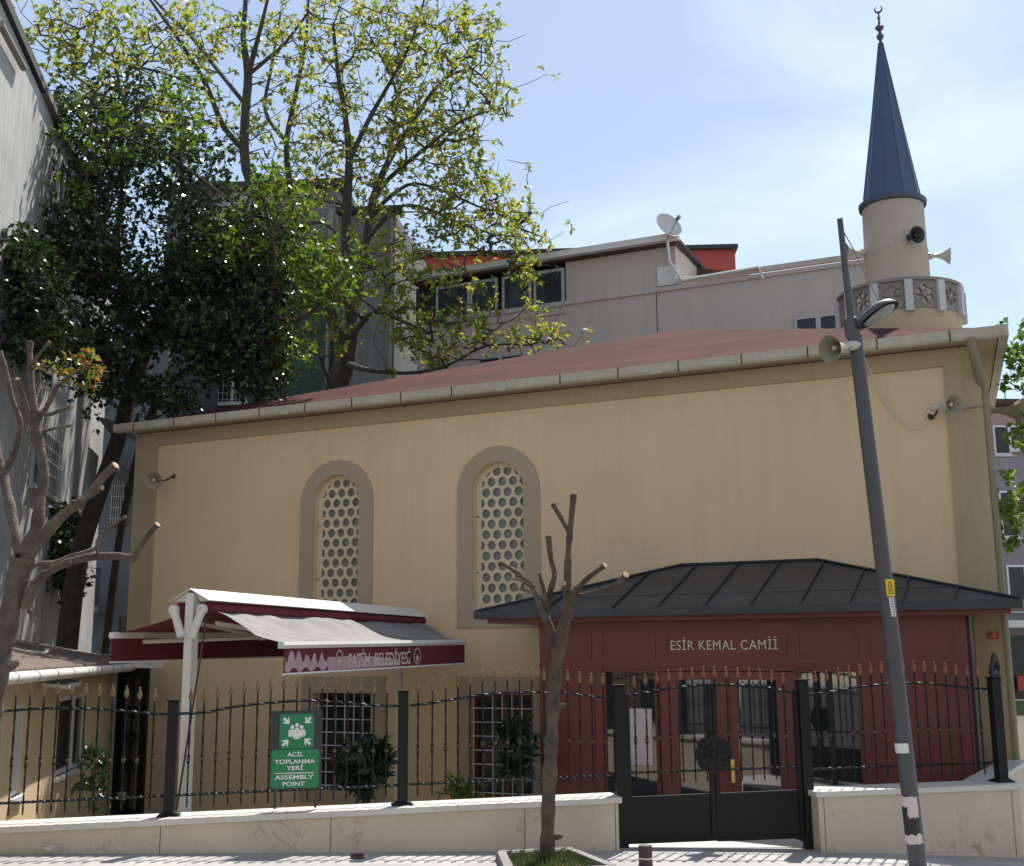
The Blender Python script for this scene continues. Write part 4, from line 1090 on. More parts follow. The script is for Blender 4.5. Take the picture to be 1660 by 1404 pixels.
# front bars by ray
LR = 1.22
def LX(px, py, x): y, z = MO.hitx(px, py, NX+x); return (y-NY, z-CZ)
rn = LX(458, 1046, LR); rf = LX(751, 1041, LR)
print('right bar', rn, rf)
rbz0 = rn[1]; rbz1 = rf[1]
LL = -1.02
ln = LX(184, 1030, LL); lf_ = LX(395, 1025, LL)
print('left bar', ln, lf_)
lyf = rf[0]; lzf = ln[1]+(rf[1]-rn[1])*.8
def canvas(x0, p0a, p0b, x1, p1a, p1b, mat, name, nx=10, ny=60, amp=.02, sag=.05, seed=3):
    # from roll edge (x0; ya..yb) to front bar (x1)
    rnd = random.Random(seed); ph = [rnd.uniform(0, 6.28) for _ in range(6)]
    m = MB(); vs = []; fs = []
    for i in range(nx+1):
        s_ = i/nx
        for j in range(ny+1):
            t_ = j/ny
            y = lerp(lerp(p0a[0], p0b[0], t_), lerp(p1a[0], p1b[0], t_), s_); z = lerp(lerp(p0a[1], p0b[1], t_), lerp(p1a[1], p1b[1], t_), s_)
            wv_ = sum(math.sin(t_*(14+k*9)+ph[k]-s_*(1.5+k*.8))/(1+k*.5) for k in range(5))+.9*abs(math.sin(t_*33+ph[0]-s_*4.5))
            z += -sag*math.sin(math.pi*s_)+amp*wv_*(1-s_)**.5*math.sin(math.pi*min(1, s_*1.4+.12))
            vs.append((lerp(x0, x1, s_), y, z))
    for i in range(nx):
        for j in range(ny):
            a = i*(ny+1)+j; fs.append((a, a+1, a+ny+2, a+ny+1))
    return m.add(vs, fs).build(name, mat, aw, smooth=True)
zrn, zrf = hz(0)-.25, hz(yb)-.24
canvas(.22, (.1, zrn), (yb-.1, zrf), LR-.02, (rn[0], rn[1]+.03), (rf[0], rf[1]+.03), M['greycanvas'], 'canopy_fabric', amp=.026, nx=16, ny=160)
canvas(-.22, (.1, zrn), (yb-.1, zrf), LL+.02, (ln[0]+.05, ln[1]+.03), (lyf, lzf+.03), M['burg'], 'canopy_fabric', amp=.006, sag=.03, seed=5)
for x, p0, p1 in ((LR, rn, rf), (LL, ln, (lyf, lzf))):
    b = MB(); sg_ = 1 if x > 0 else -1
    d0 = Vector((x, p0[0]-.03, p0[1])); d1 = Vector((x, p1[0]+.03, p1[1]))
    prf = [(-.035, -.035), (.03, -.035), (.045, 0), (.03, .035), (-.035, .035)]
    vs = [(d0.x+a*sg_, d0.y, d0.z+c) for a, c in prf]+[(d1.x+a*sg_, d1.y, d1.z+c) for a, c in prf]
    fs = [(i, (i+1) % 5, (i+1) % 5+5, i+5) for i in range(5)]+[(4,3,2,1,0), (5,6,7,8,9)]
    b.add(vs, fs); fb = b.build('front_bar', M['whitemetal'], aw)
    vh0, vh1 = .26, .25
    # valance hanging from the bar, slightly wavy
    m = MB(); vs = []; fs = []; n = 50
    for i in range(n+1):
        t_ = i/n; y = lerp(p0[0], p1[0], t_); z = lerp(p0[1], p1[1], t_)-.035; h_ = lerp(vh0, vh1, t_)
        for k in range(4): 
            s_ = k/3; vs.append((x+sg_*(.02+.012*s_*0.0*t_), y, z-h_*s_))
    for i in range(n):
        for k in range(3): fs.append((i*4+k, (i+1)*4+k, (i+1)*4+k+1, i*4+k+1))
    va = m.add(vs, fs).build('valance', M['burg'], aw, smooth=True)
    m = MB(); m.tube([(x+sg_*.02, p0[0]-.01, p0[1]-.035-vh0), (x+sg_*.02, p1[0]+.01, p1[1]-.035-vh1)], .011, 6); m.build('hem_rod', M['valance_w'], va)
    if x > 0:
        # lettering along +y on the outward face (viewer sees +x side? it faces right/front)
        def VP_(t_, s_, o_=.0): 
            return (x+.02+.012*s_*0.0*t_+o_, lerp(p0[0], p1[0], t_), lerp(p0[1], p1[1], t_)-.035-lerp(vh0, vh1, t_)*s_)
        Lb = p1[0]-p0[0]
        def onval(name, txt, t0, t1, s0_, s1_, mat, off, bold=.0):
            t = text_obj(name, txt, 1.0, mat, va, (0, 0, 0), rot=(0, 0, 0), ext=.0, bold=bold)
            X = [v.co.x for v in t.data.vertices]; Y = [v.co.y for v in t.data.vertices]; x0_, x1_ = min(X), max(X); y0_, y1_ = min(Y), max(Y)
            for v in t.data.vertices:
                tt_ = lerp(t0, t1, (v.co.x-x0_)/(x1_-x0_)); ss = lerp(s1_, s0_, (v.co.y-y0_)/(y1_-y0_))
                v.co = VP_(tt_, ss, off)
            return t
        def tpx(px):
            yy = LX(px, 1060, LR+.03)[0]; return (yy-p0[0])/Lb
        onval('valance_lettering', 'FATİH', tpx(566), tpx(600), .08, .86, M['letters'], .006, .012)
        onval('valance_lettering', 'BELEDİYESİ', tpx(608), tpx(666), .08, .86, M['letters'], .006, .012)
        def patch(poly, mat, name, off):
            t = MB(); t.plate([poly], 0, .001)
            vs_ = [VP_(v[0], v[2], off+v[1]) for v in t.v]; t.v = vs_; return t.build(name, mat, va)
        for cpx in (551, 677):
            t0 = tpx(cpx); w_ = tpx(cpx+6)-t0
            out_ = [(t0+w_*math.sin(2*math.pi*i/20), .5-.42*math.cos(2*math.pi*i/20)) for i in range(20)]
            inn = [(t0+w_*.72*math.sin(2*math.pi*i/20), .5-.32*math.cos(2*math.pi*i/20)) for i in range(20)]
            t = MB(); t.plate([out_, inn], 0, .001); t.v = [VP_(v[0], v[2], .006) for v in t.v]; t.build('emblem', M['letters'], va)
            st_ = [(t0+w_*(.55 if i % 2 == 0 else .25)*math.sin(2*math.pi*i/10), .60-(.22 if i % 2 == 0 else .10)*math.cos(2*math.pi*i/10)) for i in range(10)]
            patch(st_, M['letters'], 'emblem', .006)
        # peeling faded print on the left end
        rnd = random.Random(8)
        top = []; n = 26; t_e = tpx(533)
        for i in range(n+1):
            tt_ = lerp(.004, t_e, i/n); top.append((tt_, max(.1, .42+.22*math.sin(i*1.35)+rnd.uniform(-.1, .1)-.25*math.exp(-((i-5)/4)**2))))
        bot = [(t, min(.97, .86+.1*math.sin(k*.9))) for k, (t, s_) in enumerate(top)][::-1]
        patch(top+bot, M['sheet'], 'peeling_print', .004)
        bl = [(tpx(533), .40), (tpx(560), .38), (tpx(600), .42), (tpx(618), .5), (tpx(650), .62), (tpx(650), .9), (tpx(533), .95)]
        patch(bl, M['faint'] if 'faint' in M else M['sheet'], 'faded_band', .002)
# folding arms
def arm(p0, p1, p2, r0=.03):
    b = MB(); p0, p1, p2 = Vector(p0), Vector(p1), Vector(p2)
    b.tube([p0, p1, p2], r0, 4); b.lathe([(r0*1.3, -.04), (r0*1.3, .04)], 10, o=p1)
    b.build('folding_arm', M['whitemetal'], aw)
arm((.12, .25, zrn-.12), (.75, 1.55, lerp(zrn, rn[1], .7)-.08), (LR-.05, .55, rn[1]-.04))
arm((.12, LA-.45, zrf-.12), (.6, LA-1.5, lerp(zrf, rf[1], .5)-.08), (LR-.05, rf[0]-.4, rf[1]-.02))
arm((-.12, .25, zrn-.12), (-.35, 1.75, lerp(zrn, ln[1], .4)-.16), (LL+.05, ln[0]+.42, ln[1]-.07))
arm((-.12, LA-.45, zrf-.12), (-.5, LA-1.5, lerp(zrf, lzf, .5)-.1), (LL+.05, lyf-.4, lzf-.04))
# crank rod
cr0 = (.20, -.02, hz(0)-.30); b = MB(); b.tube([cr0, (.205, -.03, hz(0)-.45), (.0, -.11, .9), (-.09, -.12, .45), (-.10, -.12, .12)], .011, 6); b.tube([(-.10, -.12, .16), (-.10, -.18, .16), (-.10, -.18, .06)], .011, 6)
b.build('crank_rod', M['brownfascia'], aw)

# ================================================================ YELLOW HOUSE ON THE LEFT
hs_ = HO.root('yellow_house'); tag(hs_, 'low yellow outbuilding with old tiled roof behind the left end of the fence', 'house')
hx1 = HO.hit(184, 1200)[0]; hgz = (HO.hit(20, 1103)[1]+HO.hit(170, 1082)[1])/2
print('house', hx1, hgz)
wins = []
for a, c in ((24, 39), (93, 138)):
    wins.append((HO.hit(a, 1190)[0], HO.hit(c, 1190)[0]))
wzt = HO.hit(116, 1127)[1]; wzb = HO.hit(116, 1248)[1]
hb = MB(); hb.plate([[(-5.5, CZ-.1), (hx1, CZ-.1), (hx1, hgz), (-5.5, hgz)]]+[[(q[0], wzb), (q[1], wzb), (q[1], wzt), (q[0], wzt)] for q in wins], 0, .2)
hb.box(hx1-.2, hx1, .201, 4.5, CZ, hgz)
hb.build('wall', M['hwall'], hs_)
for q in wins:
    mx_ = lerp(q[0], q[1], .62)
    f = MB(); f.plate([[(q[0]+.002, wzb+.002), (q[1]-.002, wzb+.002), (q[1]-.002, wzt-.002), (q[0]+.002, wzt-.002)],
                       [(q[0]+.05, wzb+.06), (mx_-.03, wzb+.06), (mx_-.03, wzt-.06), (q[0]+.05, wzt-.06)], [(mx_+.03, wzb+.06), (q[1]-.05, wzb+.06), (q[1]-.05, wzt-.06), (mx_+.03, wzt-.06)]], .03, .09)
    f.box(q[0]-.06, q[1]+.06, -.05, .03, wzb-.05, wzb)
    f = f.build('window', M['pvc'], hs_)
    MB().box(q[0]+.03, q[1]-.03, .055, .06, wzb+.03, wzt-.03).build('pane', M['glassdull'], f)
rf_ = MB(); n = 40; vs = []; fs = []
for i in range(120):
    x = lerp(-5.5, hx1+.2, i/119); dz = .022*abs(math.sin(i*1.57/1.0+.4)) if i % 2 else 0
    vs += [(x, -.28, hgz+.09+dz), (x, 3.4, hgz+.80+dz), (x, -.28, hgz+.06)]
for i in range(119): fs += [(3*i, 3*i+3, 3*i+4, 3*i+1), (3*i+2, 3*i+5, 3*i+3, 3*i)]
rf_.add(vs, fs).build('roof', M['tile'], hs_)
g_ = MB(); g_.tube([(-5.5, -.33, hgz+.02), (hx1+.1, -.33, hgz+.02)], .06, 10); g_ = g_.build('gutter', M['whitemetal'], hs_, smooth=True)
g2 = MB(); 
for i in range(10): x = lerp(-1, hx1, i/9); g2.tube([(x-.01, -.33, hgz+.02), (x+.01, -.33, hgz+.02)], .066, 10)
split_build(g2, 'gutter_bracket', M['wire'], g_)
q = HO.hit(98, 1109, -.15)
lt = MB(); lt.hexa([(q[0]-.5, -.36, q[1]-.05), (q[0]+.5, -.30, q[1]-.02), (q[0]+.5, -.05, q[1]+.02), (q[0]-.5, -.05, q[1]-.02), (q[0]-.5, -.36, q[1]-.01), (q[0]+.5, -.30, q[1]+.02), (q[0]+.5, -.05, q[1]+.07), (q[0]-.5, -.05, q[1]+.03)])
lt.build('eave_lamp_housing', M['whitemetal'], hs_)
# loose cables on the house roof
rnd = random.Random(5)
cbm = MB()
for k in range(6):
    x0 = rnd.uniform(-.5, 1.5); pts = []
    for i in range(9):
        x = x0+i*.42; y = .3+k*.42+.15*math.sin(i*1.1+k); pts.append(HO.w(x, y, hgz+.15+(y+.28)*.195+.05*abs(math.sin(i*.9+k*2))))
    cbm.tube(pts, .018, 5)
tag(cbm.build('cable_bundle', M['wire']), 'loose cables lying on the tiled roof of the yellow house', 'cable')
# leaf litter on that roof
# iron door between house and mosque
DY = -.75
d0 = MO.hit(182, 1303, DY); d1 = MO.hit(242, 1083, DY)
idr = MO.root('iron_door', (d0[0]+d1[0])/2, DY, CZ); wdr = d1[0]-d0[0]; hdr = d1[1]-CZ; print('iron door', wdr, hdr)
tag(idr, 'dark glazed iron door with scrollwork between the yellow house and the mosque', 'door')
f = MB(); f.plate([[(-wdr/2, 0), (wdr/2, 0), (wdr/2, hdr), (-wdr/2, hdr)], [(-wdr/2+.10, .1), (wdr/2-.12, .1), (wdr/2-.12, hdr-.12), (-wdr/2+.10, hdr-.12)]], -.03, .03); f.build('door_frame', M['iron'], idr)
MB().box(-wdr/2+.08, wdr/2-.1, .0, .008, .08, hdr-.1).build('pane', M['glass'], idr)
sc2 = MB()
for s_ in (-1, 1):
    for z in (hdr*.3, hdr*.5, hdr*.68):
        pts = [(s_*(.02+.10*(1-i/14)*math.cos(i*.55))+.0, -.02, z+.16*(1-i/14)*math.sin(i*.55)) for i in range(15)]; sc2.tube(pts, .009, 5)
sc2.tube([(0, -.02, .1), (0, -.02, hdr-.12)], .012, 6)
for x in (-.17, .17): sc2.tube([(x, -.02, .1), (x, -.02, hdr-.12)], .010, 6)
sc2.build('scrollwork', M['iron'], idr)
MB().hexa([(-wdr/2-.05, -.02, hdr+.0), (wdr/2+.02, -.02, hdr+.0), (wdr/2+.02, .3, hdr), (-wdr/2-.05, .3, hdr), (-wdr/2-.05, -.02, hdr+.10), (wdr/2+.02, -.02, hdr+.10), (wdr/2+.02, .3, hdr+.1), (-wdr/2-.05, .3, hdr+.1)]).build('lintel', M['whitemetal'], idr)
MB().box(-wdr/2+.1, -wdr/2+.28, -.012, -.002, .22, .34).build('white_sticker', M['whitepaint'], idr)

# ================================================================ BACKGROUND BUILDINGS
def window(parent, fr, x0, x1, z0, z1, y, fm='pvc', gm='glassdull', mull=1, name='window', fw=.06, dep=.05, bars=0):
    f = MB(); loops = [[(x0, z0), (x1, z0), (x1, z1), (x0, z1)]]
    for i in range(mull):
        a = lerp(x0, x1, i/mull)+fw*.8; c = lerp(x0, x1, (i+1)/mull)-fw*.8; loops.append([(a, z0+fw), (c, z0+fw), (c, z1-fw), (a, z1-fw)])
    f.plate(loops, y-dep, y+.03); f.box(x0-.05, x1+.05, y-dep-.05, y+.02, z0-.06, z0-.002)
    o = f.build(name, M[fm], parent)
    MB().box(x0+fw*.5, x1-fw*.5, y-.02, y-.012, z0+fw*.5, z1-fw*.5).build('pane', M[gm], o)
    if bars:
        g_ = MB()
        for i in range(bars): x = lerp(x0, x1, (i+.5)/bars); g_.tube([(x, y-dep-.06, z0), (x, y-dep-.06, z1)], .012, 4)
        for i in range(5): z = lerp(z0, z1, (i+.5)/5); g_.tube([(x0, y-dep-.06, z), (x1, y-dep-.06, z)], .012, 4)
        g_.build('window_bars', M['greyframe'], o)
    return o
# --- pale tall building, left
pb = WB.root('pale_building'); tag(pb, 'tall pale grey building with a stained wall receding along the left edge', 'building')
wt = WB.hit(66, 150)[1]; wx1 = WB.hit(168, 700)[0]; wx0 = -7
print('pale bldg height', wt, 'far x', wx1)
b = MB(); b.box(wx0, wx1, 0, 9, -1, wt); b.build('wall', M['palewall'], pb)
b = MB(); b.box(wx0-.1, WB.hit(66, 130)[0]+.2, -.08, 9.2, wt+.02, wt+.2); b.build('roof_slab', M['darkroof'], pb)
b = MB(); b.box(WB.hit(60, 100)[0]+.5, wx1+.1, -.12, 9.1, wt+.001, wt+.14); b.build('parapet', M['concrete'], pb)
xp = WB.hit(127, 760)[0]; b = MB(); b.box(xp-.5, xp+.5, -.12, -.001, -1, wt-1.5); b.build('pilaster', M['concretelow'], pb)
b = MB(); q0 = WB.hit(0, 38, -.1); q1 = WB.hit(38, 110, -.1); b.tube([WB.i @ WB.w(q0[0], -.1, q0[1]), WB.i @ WB.w(q1[0], -.1, q1[1])], .06, 8); b.build('drainpipe', M['wire'], pb)
a = WB.hit(91, 300); c = WB.hit(108, 300); window(pb, WB, a[0], c[0], WB.hit(100, 345)[1], WB.hit(100, 262)[1], -.01, mull=2)
a = WB.hit(50, 740); c = WB.hit(92, 740); window(pb, WB, a[0], c[0], WB.hit(70, 800)[1], WB.hit(70, 695)[1], -.01, fm='greyframe', bars=12, mull=1)
for px, py in ((2, 470), (30, 560)):
    pass
# curved canopy plate seen at far end
b = MB(); pts = []
xa = WB.hit(140, 700)[0]
vs = []; fs = []
for i in range(13):
    a = R(100-90*i/12); vs += [(xa, -.2-1.6*math.cos(a)*0-1.5*math.sin(R(90*i/12)), WB.hit(142, 676)[1]-2.3*(1-math.cos(R(90*i/12)))), (xa+2.2, -.2-1.5*math.sin(R(90*i/12)), WB.hit(142, 676)[1]-2.3*(1-math.cos(R(90*i/12))))]
    if i: fs.append((2*i-2, 2*i-1, 2*i+1, 2*i))
b.add(vs, fs); b.build('curved_canopy', M['darkroof'], pb)
# --- blue grey building at the end
Yb = 33.0
BG = Fr((at_y(195, 800, Yb).x, Yb), R(-6))
bb = BG.root('blue_grey_building'); tag(bb, 'shaded blue grey house wall seen between the pale building and the mosque', 'building')
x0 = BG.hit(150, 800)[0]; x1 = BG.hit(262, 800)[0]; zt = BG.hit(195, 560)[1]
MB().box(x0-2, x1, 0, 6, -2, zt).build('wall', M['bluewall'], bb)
a = BG.hit(180, 850); c = BG.hit(207, 762); window(bb, BG, a[0], c[0], a[1], c[1], -.01, fm='brownfascia', mull=2, bars=6)
a = BG.hit(140, 985); c = BG.hit(185, 925)
b = MB(); b.box(a[0], c[0], -.9, 0, a[1]-.15, a[1]); 
b = b.build('balcony', M['concrete'], bb); b2 = MB()
for i in range(14): x = lerp(a[0], c[0], i/13); b2.tube([(x, -.88, a[1]), (x, -.88, c[1])], .015, 4)
b2.tube([(a[0], -.88, c[1]), (c[0], -.88, c[1])], .03, 4); b2.build('railing', M['iron'], b)
a = BG.hit(190, 1070); c = BG.hit(222, 1000); window(bb, BG, a[0], c[0], a[1], c[1], -.01, fm='brownfascia')
b = MB(); a = BG.hit(196, 745, -.5); c = BG.hit(228, 790, -.5)
b.hexa([(a[0]-.6, -1.2, a[1]-.1), (c[0], -1.2, c[1]-.1), (c[0], 0, c[1]-.1), (a[0]-.6, 0, a[1]-.1), (a[0]-.6, -1.2, a[1]+.1), (c[0], -1.2, c[1]+.25), (c[0], 0, c[1]+.25), (a[0]-.6, 0, a[1]+.1)]); b.build('lean_to_roof', M['darkroof'], bb)
# --- green building and grey concrete building
Yg = 37.0
GB = Fr((at_y(400, 600, Yg).x, Yg), R(-4))
gb = GB.root('green_building'); tag(gb, 'dark green rendered building with grey upper storey behind the trees', 'building')
x0 = GB.hit(263, 500)[0]; x1 = GB.hit(543, 500)[0]; zt = GB.hit(420, 308)[1]; zg = GB.hit(450, 385)[1]
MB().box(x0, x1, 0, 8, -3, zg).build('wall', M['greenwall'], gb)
MB().box(x0, x1, .05, 8, zg+.001, zt).build('upper_wall', M['concrete'], gb)
MB().box(x0-.2, x1+.2, -.2, 8.2, zt+.001, zt+.25).build('roof_edge', M['darkroof'], gb)
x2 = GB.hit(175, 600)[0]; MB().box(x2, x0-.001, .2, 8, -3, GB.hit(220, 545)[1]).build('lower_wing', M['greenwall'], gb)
a = GB.hit(352, 655); c = GB.hit(403, 598); window(gb, GB, a[0], c[0], a[1], c[1], -.01, mull=2, bars=7)
a = GB.hit(371, 368); c = GB.hit(398, 328)
b = MB(); b.box(a[0]-.35, c[0]+.35, -.02, .04, a[1]-.3, c[1]+.35); b.build('window_surround', M['concretelow'], gb)
window(gb, GB, a[0], c[0], a[1], c[1], -.03, mull=1, gm='glass')
b = MB(); xx = GB.hit(541, 450)[0]; b.tube([(xx-.12, -.12, -2), (xx-.12, -.12, zt-.8)], .07, 6); b.build('drainpipe', M['concretelow'], gb)
CG = Fr((at_y(640, 400, 35.0).x, 35.0), R(-4))
cgb = CG.root('grey_concrete_building'); tag(cgb, 'stained grey concrete building with one sunlit side wall left of the beige block', 'building')
x0 = CG.hit(545, 450)[0]; x1 = CG.hit(640, 450)[0]; zt = CG.hit(560, 350)[1]; zt2 = CG.hit(632, 346)[1]
sx_ = CG.hit(640, 345)[0]
# side wall turned to the right: direction in local coordinates
kx, ky = .35, 4.0
zA = zt2; b = MB()
P = [(x0, 0), (x1, 0), (x1+kx, ky), (x1+kx, 9), (x0, 9)]
b.add([(x, y, -3) for x, y in P]+[(P[0][0], P[0][1], zt), (P[1][0], P[1][1], zt2), (P[2][0], P[2][1], zt2-.25), (P[3][0], P[3][1], zt2-.5), (P[4][0], P[4][1], zt)],
      [(0,1,6,5), (1,2,7,6), (2,3,8,7), (3,4,9,8), (4,0,5,9), (5,6,7,8,9)])
b.build('wall', M['concrete'], cgb)
b = MB(); b.box(x0, x1+.25, -.3, .3, max(zt, zt2)+.01, max(zt, zt2)+.16); b.build('roof_edge', M['darkroof'], cgb)
b = MB(); b.tube([(x1-.1, -.03, -2), (x1-.1, -.03, zt2)], .05, 5); b.build('drainpipe', M['concretelow'], cgb)
a = CG.hit(560, 530); c = CG.hit(582, 512); window(cgb, CG, a[0], c[0], a[1], c[1], -.01, fm='brownfascia')
# --- beige block behind
BY = 11.5
be = MO.root('beige_block', 0, BY, 0); tag(be, 'beige apartment block with wide band of windows and white roof gutter behind the mosque', 'building')
def BH(px, py, y=0): return MO.hit(px, py, BY+y)
pL = BH(845, 505); pR = BH(1400, 424); print('beige parapet', pL, pR)
zpar = (pL[1]+pR[1])/2; xbl = BH(676, 600)[0]; xbr = BH(1445, 500)[0]
MB().box(xbl, xbr, 0, 9, -3, zpar).build('wall', M['beige'], be)
xs1 = BH(1097, 430)[0]; zsl = BH(700, 452)[1]; zsr = BH(1090, 402)[1]; zset = (zsl+zsr)/2+.0
print('beige top', zsl, zsr)
xw1 = BH(917, 470)[0]
MB().box(xw1, xs1-.03, .02, 8, zpar+.08, zset).build('upper_wall', M['beige'], be)
b = MB(); b.box(xbl+.2, xbr, -.06, -.001, zpar-.03, zpar+.07); b.box(xbl, xbr+.1, 0, 9, zpar+.001, zpar+.075); b.build('parapet_band', M['beige'], be)
b = MB(); b.box(xs1, xbr+.1, -.12, .0, zpar+.10, zpar+.22); b.build('lower_gutter', M['beige'], be)
gt2 = MB(); gt2.box(BH(672, 455)[0], xs1+.15, -.35, -.16, zset+.02, zset+.18); g3 = gt2.build('gutter', M['whitemetal'], be)
MB().box(BH(672, 455)[0], xs1+.05, -.16, .6, zset-.03, zset+.018).build('eave_board', M['brownfascia'], be)
MB().box(BH(690, 455)[0], xs1+.1, -.14, 8.3, zset+.02, zset+.12).build('flat_roof', M['darkroof'], be)
b = MB(); xd = BH(1088, 430)[0]; b.tube([(xd, -.25, zset+.02), (xd+.02, -.2, zset-.5), (xd+.30, -.12, zpar+.16), (xd+2.2, -.16, zpar+.2), (xd+2.3, -.16, zpar-.1)], .04, 8); b.build('drainpipe', M['whitemetal'], be, smooth=True)
# window band
wzb_ = BH(800, 508)[1]; 
zb_w = zpar+.10; zt_w = zset-.18
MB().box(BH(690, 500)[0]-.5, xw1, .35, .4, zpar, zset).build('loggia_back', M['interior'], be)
for (a, c, m_, gm_) in ((708, 762, 1, 'glassdull'), (763, 807, 1, 'glassdull'), (815, 862, 1, 'glass'), (866, 915, 1, 'glass')):
    A_, C_ = BH(a, 470)[0], BH(c, 470)[0]
    window(be, MO, A_, C_, zb_w-.1, zt_w, .0, mull=m_, fm='greyframe', gm='glassdull', fw=.08)
MB().box(BH(690, 500)[0]-.3, xw1, -.05, .3, zpar-.25, zb_w-.16).build('window_sill_band', M['beige'], be)
MB().box(BH(745, 485)[0], BH(792, 485)[0], .03, .06, zb_w, zb_w+.75).build('curtain', M['curtain'], be)
A_, C_ = BH(1066, 440)[0], BH(1095, 440)[0]; MB().box(A_, C_, -.03, .015, zpar+.12, zset-.55).build('white_panel', M['whitemetal'], be)
a = BH(1290, 545); c = BH(1365, 506); window(be, MO, a[0], c[0], a[1]-.6, c[1], -.01, mull=2, fm='greyframe', gm='glassdull', fw=.07)
a = BH(776, 600); c = BH(850, 572); window(be, MO, a[0], c[0], a[1]-.3, c[1], -.01, mull=2, fm='greyframe')
b = MB(); b.box(BH(1064, 480)[0]-.01, BH(1064, 480)[0]+.01, -.004, -.001, 0, zpar-.04); b.build('wall_joint', M['brownfascia'], be)
# sloping dark roof between
r_ = MB(); A_ = BH(1097, 428, 2); C_ = BH(1310, 452, 2)
r_.add([(A_[0], 2, zpar), (C_[0]+1, 2, zpar), (A_[0], 2, A_[1]), (A_[0], 6, zpar), (C_[0]+1, 6, zpar), (A_[0], 6, A_[1])], [(0,1,2), (3,5,4), (2,1,4,5), (0,2,5,3)])
r_.build('side_roof', M['brownfascia'], be)
# satellite dish
dw = MO.w(BH(1083, 392, -.15)[0], BY-.15, zset+.18); sat = empty('satellite_dish', dw); tag(sat, 'grey satellite dish on the right end of the beige block roof', 'satellite dish')
cc = at_y(1081, 369, dw.y-.25)-dw; ax = Vector((.42, -.78, .35)).normalized(); rdd = .36
b = MB(); b.lathe([(0.0001, -.02), (rdd*.5, 0.01), (rdd*.8, .05), (rdd, .10), (rdd, .115), (rdd*.8, .065), (rdd*.5, .025), (.0001, -.005)], 26, o=cc, axis=ax); b.build('dish', M['stonepost'], sat, smooth=True)
b = MB(); b.tube([(0, 0, 0), (0, 0, cc.z*.7), tuple(cc-ax*.04)], .03, 6); b.build('mast', M['wire'], sat)
b = MB(); b.tube([tuple(cc+Vector((0, 0, -rdd*.85))), tuple(cc+ax*.5+Vector((0, 0, -.1)))], .016, 5); b.lathe([(.05, 0), (.05, .12)], 8, o=cc+ax*.45+Vector((0, 0, -.1)), axis=ax); b.build('feed_arm', M['wire'], sat)
# --- red building behind
RD = Fr((at_y(900, 420, 48).x, 48), R(-3))
rb_ = RD.root('red_building'); tag(rb_, 'red rendered upper storey with dark flat roof showing above the beige block', 'building')
x0 = RD.hit(640, 420)[0]; x1 = RD.hit(1192, 420)[0]; zt = RD.hit(1100, 407)[1]
MB().box(x0, x1, 0, 6, -3, zt).build('wall', M['redrender'], rb_)
MB().box(x0-.2, x1+.1, -.3, 6.2, zt+.001, zt+.16).build('roof_edge', M['darkroof'], rb_)
b = MB(); q = RD.hit(880, 400); b.lathe([(.6, 0), (.5, .25), (.2, .35)], 12, o=(q[0], 1.5, zt+.15)); b.build('roof_vent', M['darkroof'], rb_)
# --- mauve building right
VB = Fr((at_y(1640, 800, 34).x, 34), R(4))
vb = VB.root('mauve_building'); tag(vb, 'mauve grey building with white framed windows at the right edge beyond the side street', 'building')
x0 = VB.hit(1590, 800)[0]; zt = VB.hit(1640, 655)[1]; zs_ = VB.hit(1640, 742)[1]
MB().box(x0, x0+9, 0, 8, -4, zs_).build('wall', M['violet'], vb)
MB().box(x0, x0+9, .5, 8, zs_+.001, zt).build('upper_wall', M['pinkwall'], vb)
MB().box(x0-.1, x0+9, -.1, 8, zt+.001, zt+.14).build('roof_edge', M['brownfascia'], vb)
rr = MB()
for i in range(8): x = x0+1+i*1.2; rr.tube([(x, 0, zt+.1), (x, 0, zt+.75)], .02, 4)
for z in (.75, .45): rr.tube([(x0, 0, zt+z), (x0+9, 0, zt+z)], .02, 4)
rr.build('roof_railing', M['greyframe'], vb)
for (a, c, t_, bt) in ((1624, 1645, 796, 872), (1636, 1660, 916, 990)):
    p0 = VB.hit(a, bt); p1 = VB.hit(c, t_); window(vb, VB, p0[0], p1[0], p0[1], p1[1], -.01, mull=1)
for (a, c, t_, bt) in ((1612, 1634, 690, 738), (1637, 1660, 690, 730)):
    p0 = VB.hit(a, bt, .5); p1 = VB.hit(c, t_, .5); window(vb, VB, p0[0], p1[0], p0[1], p1[1], .49, mull=1)
p0 = VB.hit(1636, 1148, -1.5); p1 = VB.hit(1690, 1018, -1.5)
MB().box(p0[0], p0[0]+8, -1.2, 0, p1[1]+.02, p1[1]+.22).build('shop_canopy', M['whitemetal'], vb)
MB().box(p0[0]+.2, p0[0]+7, -.06, -.01, p0[1], p1[1]-.2).build('shopfront', M['glassdull'], vb)
a_ = VB.hit(1650, 1120, -.3); c_ = VB.hit(1675, 1095, -.3); MB().box(a_[0], c_[0], -.35, -.3, a_[1], c_[1]).build('shop_board', M['redrender'], vb)
# low white wall on the side street
lwp = at_y(1646, 1240, 24); lwo = empty('garden_wall', (lwp.x, lwp.y, 0)); tag(lwo, 'low white garden wall across the side street at the right edge', 'wall')
zt = at_y(1646, 1160, 24).z; MB().box(0, 6, 0, .25, -3, zt).build('wall', M['farwall'], lwo); MB().box(-.05, 6, -.05, .3, zt+.001, zt+.30).build('hedge_band', M['greenwall'], lwo)
